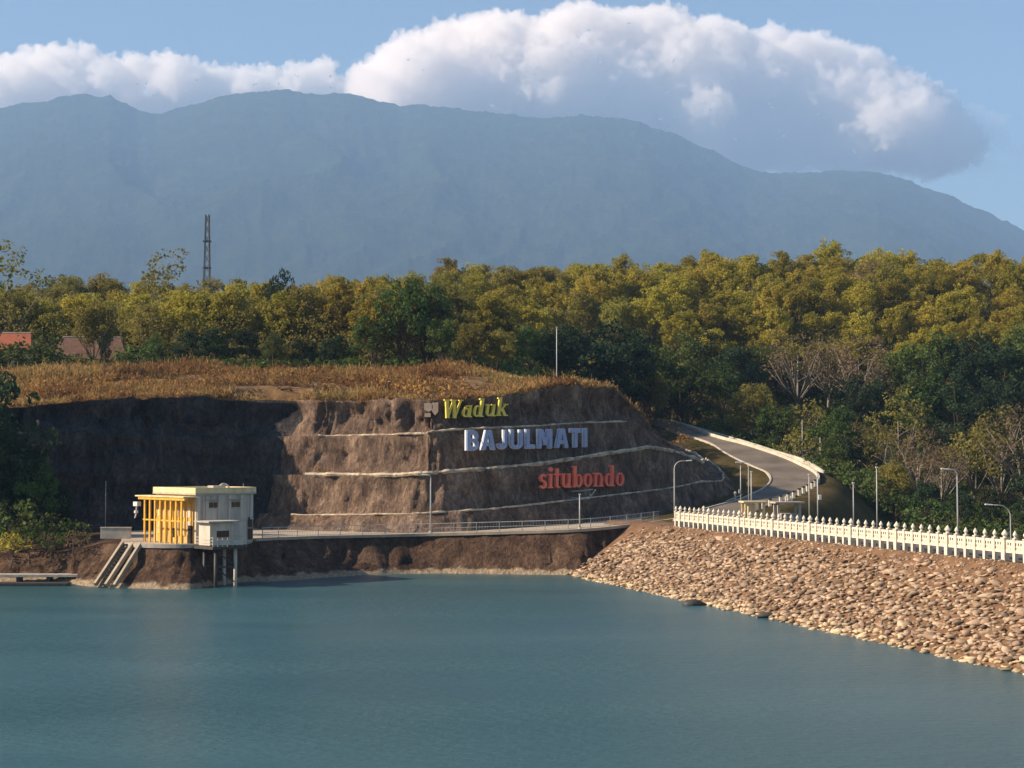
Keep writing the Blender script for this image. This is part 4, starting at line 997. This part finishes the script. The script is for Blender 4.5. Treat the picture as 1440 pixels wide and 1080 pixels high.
# canopy behind the plateau and on the slope
ROWS = [(264, 6.0), (278, 6.2), (292, 6.2), (306, 6.2), (321, 6.3), (337, 6.4), (354, 6.6), (372, 6.8), (391, 7.0), (411, 7.2), (433, 7.5)]
nt_ = 0
for ri, (Dr, sp) in enumerate(ROWS):
    x = -0.42 * Dr
    while x < 0.42 * Dr:
        xx = x + rt.uniform(-2, 2); yy = Dr + rt.uniform(-5, 5); px = 720 + xx / yy * F
        x += sp * rt.uniform(0.85, 1.25)
        if px < -130 or px > 1590: continue
        if px < 200 and yy < 300: continue                      # houses stand here
        if px < 890:
            if yy < 268 and px < 500: continue
            if px > 640 and yy < 298: continue
            k = 'olive' if rt.random() < (0.75 - px / 1400) else 'teak'
            plant(k, xx, yy, 0.93, {'olive': 'olive-green tree in the forest canopy behind the dry plateau', 'teak': 'yellow-green tree in the forest canopy behind the dry plateau'}[k], {'olive': 'olive trees behind the plateau', 'teak': 'yellow-green trees behind the plateau'}[k])
        else:
            if yy < 330: continue
            plant('teak', xx, yy, 0.95, 'golden-green tree on the forested slope above the dark trees', 'golden-green trees on the slope')
        nt_ += 1
# dark understorey belt right behind the brush
for px, yt, D, kd in ((215, 470, 258, 'green'), (262, 455, 256, 'dark'), (300, 450, 256, 'dark'), (345, 452, 258, 'dark'), (385, 462, 255, 'green'), (425, 468, 255, 'dark'), (470, 462, 258, 'dark'), (520, 440, 257, 'green'),
                       (625, 445, 255, 'green'), (665, 455, 252, 'olive'), (700, 452, 252, 'olive'), (745, 455, 288, 'green'), (790, 440, 290, 'dark'), (835, 445, 292, 'dark'), (872, 455, 296, 'dark')):
    plant_px(kd, px, yt, D, {'dark': 'dark evergreen tree in the belt behind the dry brush', 'green': 'mid-green bushy tree in the belt behind the dry brush', 'olive': 'dull olive tree in the belt behind the dry brush'}[kd], 'belt of trees behind the dry brush')
plant_px('green', 572, 378, 258, 'tall dark green tree breaking the canopy line above the dry brush', hp=0.85)
plant_px('green', 600, 392, 264, 'tall green tree close behind the tallest one above the dry brush', hp=0.85)
plant_px('sparse', 235, 368, 330, 'thin open-crowned tree poking above the canopy beside the lattice tower')
plant_px('sparse', 5, 358, 300, 'open-crowned tree poking above the canopy at the far left')
plant_px('dark', 392, 382, 300, 'dark spindly tree among yellow-green crowns left of the tall tree', hp=0.55)
plant_px('olive', 132, 405, 262, 'spreading olive tree standing just before the brown house roof', hp=0.75)
plant_px('dark', 146, 468, 240, 'narrow dark conifer standing in the dry brush before the house', hp=0.45)
plant_px('dry', 1235, 352, 395, 'pale leafless tree top on the ridge line of the golden slope')
for px, yt, D in ((-22, 474, 252), (-5, 480, 254), (14, 484, 251), (33, 476, 253), (52, 466, 255), (70, 486, 253), (92, 490, 254), (112, 494, 252), (165, 492, 254), (184, 484, 256), (200, 478, 256)):
    plant_px('bush', px, yt, D, 'green bush half hiding the house fronts behind the dry grass', 'bushes before the houses', 1.3)
# right-hand valley: dark and bare trees, named by what stands round them
for px, yt, D, kd, lab in (
    (918, 470, 306, 'green', 'green tree beside the end of the brush-covered hill top'), (905, 505, 300, 'olive', 'olive bushy tree at the corner of the brush-covered hill top'),
    (960, 470, 318, 'green', None), (990, 468, 330, 'dark', None), (1035, 470, 325, 'dark', None), (1015, 500, 312, 'green', 'blue-green tree directly above the road barrier'),
    (945, 540, 318, 'dark', None), (975, 520, 320, 'dark', None), (1060, 540, 300, 'olive', None), (1090, 565, 290, 'green', None), (1075, 480, 330, 'green', None),
    (1120, 470, 320, 'dry', 'large grey-brown leafless tree, left one of the pair over the road'), (1165, 465, 325, 'dry', 'large grey-brown leafless tree in the middle of the valley wood'), (1210, 478, 318, 'dry', 'grey leafless tree with pale limbs above the dark hollow'),
    (1290, 470, 320, 'green', None), (1330, 455, 330, 'green', None), (1370, 470, 325, 'dark', None), (1405, 460, 320, 'dark', None), (1445, 450, 322, 'green', None), (1260, 485, 325, 'green', None), (1300, 510, 300, 'green', 'deep green tree in front of the dark hollow'), (1350, 525, 295, 'dark', None), (1400, 540, 290, 'dark', None), (1450, 530, 285, 'dark', None),
    (1140, 540, 290, 'sparse', None), (1180, 560, 282, 'green', None), (1120, 585, 278, 'sparse', None), (1170, 615, 268, 'green', None), (1205, 600, 272, 'dark', None), (1240, 575, 270, 'sparse', 'yellow-green tree with a forked pale trunk above the dark slope'),
    (1265, 560, 278, 'sparse', None), (1290, 610, 262, 'dry', None), (1325, 625, 255, 'dry', 'bare branching tree directly behind the curved lamp'), (1365, 575, 262, 'sparse', None), (1400, 590, 258, 'sparse', None), (1435, 560, 255, 'dry', 'pale-limbed tree at the picture edge above the balustrade'),
    (1345, 600, 275, 'dark', None), (1385, 630, 265, 'dark', None), (1425, 640, 262, 'dark', None), (1460, 620, 250, 'dark', None), (1220, 640, 262, 'sparse', None), (1255, 650, 252, 'olive', None), (1300, 665, 246, 'dark', None), (1350, 680, 242, 'dark', None), (1395, 690, 240, 'dark', None), (1440, 690, 238, 'dark', None),
    (1110, 500, 335, 'dark', None), (1230, 520, 310, 'dark', None), (1200, 530, 305, 'dark', None), (1150, 500, 335, 'green', None)):
    plant_px(kd, px, yt, D, lab or {'green': 'mid-green tree in the shaded valley wood behind the balustrade', 'dark': 'dark evergreen tree in the shaded valley wood behind the balustrade', 'olive': 'olive tree in the shaded valley wood behind the balustrade', 'sparse': 'thin-crowned tree with pale limbs in the valley wood', 'dry': 'leafless grey tree in the valley wood'}[kd],
             None if lab else {'green': 'mid-green trees of the valley wood', 'dark': 'dark trees of the valley wood', 'olive': 'olive trees of the valley wood', 'sparse': 'thin-crowned trees of the valley wood', 'dry': 'leafless trees of the valley wood'}[kd])
for px, yt, D in ((1085, 615, 290), (1060, 605, 300), (1030, 596, 312), (1000, 585, 330), (1172, 640, 264), (1190, 650, 260), (1210, 655, 256), (1180, 668, 252), (1235, 665, 250), (1150, 640, 270), (965, 575, 345), (945, 568, 355), (1262, 690, 246), (1110, 622, 284), (1135, 632, 276), (1300, 700, 240), (1330, 715, 236)):
    plant_px('bush', px, yt, D, 'green bush on the verge outside the road bend', 'bushes outside the road bend', 1.2)
# left shore trees before the dark rock wall
for px, yt, D, kd, lab in ((-8, 480, 187, 'dark', 'tallest dark tree at the left shore'), (24, 585, 188, 'dark', 'dark tree at the left shore, before the sheer wall'), (52, 630, 187, 'green', 'lower blue-green tree beside the sheer rock wall'), (80, 655, 189, 'dark', 'small dark tree at the foot of the sheer rock wall'), (15, 655, 185, 'dark', 'low dark tree standing just above the yellow bush')):
    x = ax(px, D); need = at(px, yt, D).z - 3.2
    o = plant(kd, x, D, 1.0, lab, None, 3.0); s_ = need / {'dark': 16.5, 'green': 17}[kd]; o.scale = (s_ * 0.72, s_ * 0.72, s_)
o = make_tree('yellow_bush', 201, 3.2, 2.4, 0.3, 4, 30, 60, 0.3, 'yellow_leaf', 'bark', label='bright yellow-green bush on the bank below the dark trees', cat='bush', tr=0.06); o.location = (ax(18, 175.6), 175.6, 2.3); o.scale = (1.15, 1, 1)
o = make_tree('grey_bush', 202, 3.6, 2.0, 0.3, 5, 26, 60, 0.26, 'dry', 'bark', label='grey-brown bush hanging over the bank beside the low concrete wall', cat='bush', tr=0.06); o.location = (ax(108, 175.5), 175.5, 2.6)
o = make_tree('dry_bush', 203, 1.5, 1.5, 0.1, 4, 20, 90, 0.2, 'brush', 'bark', label='low brown bush growing on the middle rock bench', cat='bush', tr=0.04)
hp, _ = hit(452, 664); o.location = (hp.x, hp.y - 0.2, hp.z - 0.7)

for px, yt, D in ((-20, 715, 181), (30, 700, 182), (60, 715, 180), (85, 722, 181), (110, 728, 182), (45, 735, 178), (75, 742, 177)):
    x = ax(px, D); need = at(px, yt, D).z - 3.0; o = plant('bush', x, D, 1.0, 'dark green bush in the thicket at the foot of the sheer rock wall', 'bushes below the sheer rock wall', 2.6); s_ = need / 4.0; o.scale = (s_, s_, s_)
for px, D in ((905, 236), (925, 240), (940, 246), (955, 252), (965, 262), (960, 274), (945, 288), (925, 268), (905, 256), (885, 246), (915, 300), (890, 275)):
    x = ax(px, D); o = plant('drybush', x, D, 1.3, 'brown scrub on the back of the rock cut above the road', 'scrub on the rock cut', gz(x, D) - 0.3)
# dry brush and grass covering the plateau edge: uncountable
rs = np.random.default_rng(77)
cen = []; rad = []
for _ in range(18000):
    x = rs.uniform(-100, 21); y = rs.uniform(200, 257)
    if abs(x) > 0.47 * y: continue
    h1 = BVH.ray_cast(Vector((x, y, 90)), Vector((0, 0, -1)))
    z = gz(x, y)
    if h1[0] is not None:
        if h1[1].z < 0.75: continue
        z = max(z, h1[0].z)
    if z < 17: continue
    i = int(np.argmin((bx - x) ** 2 + (by - y) ** 2)); o = -((x - bx[i]) * nx[i] + (y - by[i]) * ny[i])
    if o < OFFS['T'][i] + 0.3 or by[i] > 250: continue
    dens = noise.noise(Vector((x * 0.09, y * 0.12, 0.7)))
    if dens < -0.22 and rs.random() < 0.6: continue
    h_ = rs.uniform(0.22, 0.6) * (1.0 if o - OFFS['T'][i] < 5 else 1.15) * (1.15 + 1.5 * dens)
    cen.append((x, y, z + h_ * 0.6)); rad.append(h_)
n = len(cen); cen = np.array(cen); rad = np.array(rad)
P = []; per = 26
for c, r_ in zip(cen, rad):
    d = rs.normal(size=(per, 3)) * np.array([.55, .55, .5]); P.append(c + d * r_)
P = np.concatenate(P); m_ = len(P); rr = np.repeat(rad, per)
up = np.stack([rs.normal(size=m_) * .45, rs.normal(size=m_) * .45, np.ones(m_)], 1); up /= np.linalg.norm(up, axis=1)[:, None]
sd = np.cross(up, rs.normal(size=(m_, 3))); sd /= np.linalg.norm(sd, axis=1)[:, None]
hh = (rr * rs.uniform(.35, .8, m_))[:, None]; ww = rs.uniform(.05, .13, m_)[:, None]
V = np.stack([P - sd * ww * .6, P + sd * ww * .6, P + up * hh + sd * ww * .5, P + up * hh - sd * ww * .5], 1).reshape(-1, 3)
br_ = link_mesh('dry_grass', np_mesh('dry_grass', V, np.arange(4 * m_).reshape(m_, 4)), M['grass']); tag(br_, kind='stuff')
for px, py, D in ((640, 517, 221), (668, 520, 218), (560, 513, 224), (600, 516, 220), (700, 520, 217), (735, 520, 218), (770, 522, 219), (800, 520, 221), (825, 518, 223), (850, 526, 224), (870, 535, 224), (500, 512, 226), (450, 506, 230), (400, 508, 232), (350, 506, 230), (300, 508, 232), (250, 512, 232), (200, 518, 230), (655, 528, 212), (690, 530, 211), (725, 528, 213), (760, 530, 213), (790, 532, 214), (815, 530, 216), (610, 530, 211), (545, 532, 213), (480, 530, 216), (420, 528, 218), (365, 530, 220), (280, 528, 220), (180, 530, 218), (110, 530, 216), (140, 515, 226), (70, 520, 222), (330, 518, 226), (520, 522, 219)):
    x = ax(px, D); z = gz(x, D); need = max(at(px, py, D).z - z, 1.6)
    o = plant('drybush', x, D, 1.0, 'rusty brown dry bush in the brush on the plateau edge', 'dry bushes on the plateau', z - 0.2); s_ = min(need / 3.0, 1.6); o.scale = (s_ * 1.1, s_ * 1.1, s_)
# undergrowth filling the forest floor
cen = []; rad = []
for _ in range(6800):
    D = rs.uniform(232, 400); u = rs.uniform(-0.46, 0.47); x = u * D; pxx = 720 + u * F
    if pxx < 900 and D < 252: continue
    d_ = np.hypot(road_c[:, 0] - x, road_c[:, 1] - D); j = d_.argmin()
    if d_[j] < road_hw[j] + 3.5: continue
    if 890 < pxx < 1120 and D < 300 and x < np.interp(D, road_c[30:, 1], road_c[30:, 0]): continue
    if pxx < 1250 and D < 250: continue
    r_ = rs.uniform(0.8, 1.9); cen.append((x, D, gz(x, D) + r_ * 0.5)); rad.append(r_)
V, Fq = leaf_cloud(rs, cen, rad, 15, 0.6, np.array([0, 250, -200.0]))
ug = link_mesh('undergrowth', np_mesh('undergrowth', V, Fq), M['green']); tag(ug, kind='stuff')

cen = []; rad = []
for _ in range(7200):
    D = rs.uniform(262, 452); u = rs.uniform(-0.46, 0.47); x = u * D; pxx = 720 + u * F
    if pxx > 640 and D < (300 if pxx < 890 else 335): continue
    if pxx < 200 and D < 285: continue
    r_ = rs.uniform(1.0, 2.2); cen.append((x, D, gz(x, D) + rs.uniform(1.5, 9.5))); rad.append(r_)
V, Fq = leaf_cloud(rs, cen, rad, 13, 0.5, np.array([0, 350, -250.0]))
us_ = link_mesh('forest_understorey', np_mesh('forest_understorey', V, Fq), M['olive']); tag(us_, kind='stuff')

# ------------------------------------------------------------------ mountain
RIDGE = [(-420, 330), (-300, 260), (-160, 190), (-60, 158), (0, 150), (60, 141), (100, 133), (150, 136), (190, 156), (215, 159), (270, 146), (330, 131), (390, 127), (430, 132), (490, 131), (560, 150), (600, 146), (680, 158), (760, 167), (830, 162), (900, 172), (950, 188), (1000, 210), (1050, 235), (1100, 244), (1170, 240), (1240, 241), (1290, 258), (1340, 275), (1400, 303), (1440, 322), (1520, 360), (1640, 430), (1800, 520)]
KS = 2.5                          # the mountain stands this many times farther than first blocked out
DM = 4300.0 * KS
mu = np.linspace(-420, 1800, 760); rv_ = np.linspace(0, 1, 90)
mv = []
for t in rv_:
    for px in mu:
        yr = float(np.interp(px, [r_[0] for r_ in RIDGE], [r_[1] for r_ in RIDGE]))
        D = 1900 * KS + (DM - 1900 * KS) * t
        hr = at(px, yr, DM).z
        s_ = px * 0.012
        # spurs and gullies running down from the ridge
        xw = ax(px, D) / KS; yw = D / KS; wx = xw + 160 * noise.noise(Vector((xw / 420, yw / 420, 1.0))); wy = yw + 160 * noise.noise(Vector((xw / 420, yw / 420, 7.0)))
        g = 1 - 2 * abs(noise.noise(Vector((wx / 330, wy / 900, 3.3)))); g2 = 1 - 2 * abs(noise.noise(Vector((wx / 130, wy / 300, 8.8))))
        z = 55 + (hr - 55) * t ** 1.25 + KS * (g * 40 + g2 * 13) * math.sin(math.pi * min(t * 1.02, 1)) * (1 if t < 1 else 0)
        z += KS * (6 * fbm(xw / 45, yw / 60, 2.2, 5, 0.7) + 3.5 * noise.noise(Vector((xw / 11, yw / 11, 3))))
        mv.append((ax(px, D) if t < 1 else ax(px, DM), D, z))
for px in mu:
    yr = float(np.interp(px, [r_[0] for r_ in RIDGE], [r_[1] for r_ in RIDGE])); mv.append((ax(px, 5100 * KS), 5100 * KS, max(at(px, yr, DM).z * 0.35, 0)))
nm = len(mu); ii = np.arange((len(rv_) + 1) * nm).reshape(-1, nm)
q_ = np.stack([ii[:-1, :-1], ii[:-1, 1:], ii[1:, 1:], ii[1:, :-1]], -1).reshape(-1, 4)
mm, ntm, bm_ = new_mat('mountain_forest')
c1, n1 = noise_ramp(ntm, [(0.35, (0.016, 0.028, 0.012)), (0.55, (0.030, 0.042, 0.018)), (0.75, (0.06, 0.06, 0.03))], 0.012 / 2.5, 10, 0.72)
ntm.links.new(c1, bm_.inputs['Base Color']); bm_.inputs['Roughness'].default_value = 1; bm_.inputs['Specular IOR Level'].default_value = 0
bump(ntm, n1, 1.0, 60, bm_)
mt = link_mesh('mountain', np_mesh('mountain', mv, q_), mm, smooth=True); tag(mt, kind='structure')

# ------------------------------------------------------------------ clouds behind the mountain
mc = bpy.data.materials.new('cloud_vapour'); mc.use_nodes = True; nt = mc.node_tree; nt.nodes.clear()
out = nt.nodes.new('ShaderNodeOutputMaterial'); pv = nt.nodes.new('ShaderNodeVolumePrincipled')
pv.inputs['Color'].default_value = (0.985, 0.962, 0.945, 1); pv.inputs['Density'].default_value = 0.0056; pv.inputs['Anisotropy'].default_value = 0.2
nt.links.new(pv.outputs[0], out.inputs['Volume'])
DC = 7600.0 * KS
mv_ = mc.copy(); mv_.name = 'thin_vapour'
for n_ in mv_.node_tree.nodes:
    if n_.type == 'PRINCIPLED_VOLUME': n_.inputs['Density'].default_value = 0.0007
def cloud(label, top, bot, n, seed, rmin, rmax, wisps=()):
    rr = random.Random(seed); bm = bmesh.new()
    x0, x1 = top[0][0], top[-1][0]
    def interp(P, x): return float(np.interp(x, [p[0] for p in P], [p[1] for p in P]))
    for k in range(n):
        px = rr.uniform(x0, x1); yt = interp(top, px); yb = interp(bot, px); th = yb - yt
        e = rr.random(); r_px = rr.uniform(rmin, rmax) * (0.45 + 0.55 * min(th / 90, 1.2))
        if k % 2 == 0: r_px *= 0.5; py = yt + r_px + rr.uniform(0, 8)
        else: py = yt + r_px + (max(th - 2 * r_px, 2)) * e
        D = DC + KS * rr.uniform(-130, 130) * min(th / 110, 1)
        p = at(px, py, D); r_ = r_px / F * D
        mat = Matrix.Translation(p) @ Matrix.Diagonal((r_ * rr.uniform(1, 1.35), r_ * 1.1, r_ * rr.uniform(0.8, 1.0), 1))
        bmesh.ops.create_icosphere(bm, subdivisions=3, radius=1.0, matrix=mat)
    me = bpy.data.meshes.new('cloud'); bm.to_mesh(me); bm.free()
    o = link_mesh('cloud', me, mc)
    m1 = o.modifiers.new('r', 'REMESH'); m1.mode = 'VOXEL'; m1.voxel_size = 10 * KS
    dg = bpy.context.evaluated_depsgraph_get(); me2 = bpy.data.meshes.new_from_object(o.evaluated_get(dg)); o.modifiers.clear()
    # keep the outer skin only: drop closed pockets left inside
    bm = bmesh.new(); bm.from_mesh(me2); seen = set(); isl = []
    for v in bm.verts:
        if v in seen: continue
        st_ = [v]; seen.add(v); grp = []
        while st_:
            w_ = st_.pop(); grp.append(w_)
            for e_ in w_.link_edges:
                u_ = e_.other_vert(w_)
                if u_ not in seen: seen.add(u_); st_.append(u_)
        isl.append(grp)
    big = max(len(g_) for g_ in isl)
    bmesh.ops.delete(bm, geom=[v for g_ in isl if len(g_) < 0.12 * big for v in g_], context='VERTS')
    bm.to_mesh(me2); bm.free(); o.data = me2
    for nm_, sc_, st_ in (('big', 200, 120), ('mid', 80, 88), ('small', 30, 78)):
        tx = bpy.data.textures.new('cloud_' + nm_, 'CLOUDS'); tx.noise_scale = sc_ * KS; tx.noise_depth = 2
        d = o.modifiers.new('d', 'DISPLACE'); d.texture = tx; d.texture_coords = 'GLOBAL'; d.strength = st_ * KS; d.mid_level = 0.55
    tag(o, label, 'cloud')
    for (wx, wy, wr) in wisps:
        bm = bmesh.new(); p = at(wx, wy, DC); r_ = wr / F * DC
        for k in range(9):
            q = p + Vector((rr.uniform(-1, 1) * r_ * 1.1, rr.uniform(-.4, .4) * r_, rr.uniform(-.5, .5) * r_))
            bmesh.ops.create_icosphere(bm, subdivisions=4, radius=1.0, matrix=Matrix.Translation(q) @ Matrix.Diagonal((r_ * rr.uniform(.5, .9), r_ * .5, r_ * rr.uniform(.3, .55), 1)))
        me3 = bpy.data.meshes.new('wisp'); bm.to_mesh(me3); bm.free(); w_ = link_mesh('wisp', me3, mv_, o)
        m1 = w_.modifiers.new('r', 'REMESH'); m1.mode = 'VOXEL'; m1.voxel_size = 12 * KS
        for sc_, st_ in ((160, 150), (60, 90)):
            tx = bpy.data.textures.new('wisp_noise', 'CLOUDS'); tx.noise_scale = sc_ * KS; d = w_.modifiers.new('d', 'DISPLACE'); d.texture = tx; d.texture_coords = 'GLOBAL'; d.strength = st_ * KS; d.mid_level = 0.6
    return o
cloud('long low white cloud lying along the ridge on the left side', [(-90, 80), (0, 66), (50, 58), (110, 56), (150, 68), (215, 70), (270, 80), (320, 84), (400, 82), (440, 74), (475, 98), (490, 122)], [(-90, 190), (100, 185), (250, 185), (400, 165), (490, 150)], 170, 5, 18, 34)
cloud('huge white cumulus cloud rising behind the middle of the mountain ridge', [(535, 100), (560, 72), (595, 36), (640, 22), (700, 8), (760, 14), (800, 0), (870, 4), (930, 2), (990, 12), (1060, 26), (1130, 42), (1200, 60), (1240, 84), (1280, 118), (1320, 148), (1350, 180)], [(505, 165), (700, 200), (900, 225), (1050, 270), (1200, 256), (1290, 215), (1350, 188)], 420, 9, 28, 70, ((535, 105, 42), (560, 130, 45), (1355, 185, 48), (1300, 225, 52), (1200, 245, 55), (1390, 215, 40)))

# ------------------------------------------------------------------ haze
bm = bmesh.new(); bmesh.ops.create_cube(bm, size=1.0)
for v in bm.verts: v.co = Vector((v.co.x * 9000 * KS, 2520 * KS + v.co.y * 5440 * KS, 1290 * KS / 2 - 3 + v.co.z * (1290 * KS + 6)))
me = bpy.data.meshes.new('haze'); bm.to_mesh(me); bm.free()
mh = bpy.data.materials.new('haze_air'); mh.use_nodes = True; nt = mh.node_tree; nt.nodes.clear()
out = nt.nodes.new('ShaderNodeOutputMaterial'); pv = nt.nodes.new('ShaderNodeVolumePrincipled')
pv.inputs['Color'].default_value = (0.375, 0.615, 1.0, 1); pv.inputs['Density'].default_value = 0.00019 / KS; pv.inputs['Anisotropy'].default_value = 0.0
nt.links.new(pv.outputs[0], out.inputs['Volume'])
hz_o = link_mesh('haze', me, mh); tag(hz_o, kind='stuff')
for o in [o for o in bpy.data.objects if o.parent is None and o.type == 'EMPTY' and o.location.y < -400]:      # kinds never planted
    for c in list(o.children): bpy.data.objects.remove(c)
    bpy.data.objects.remove(o)
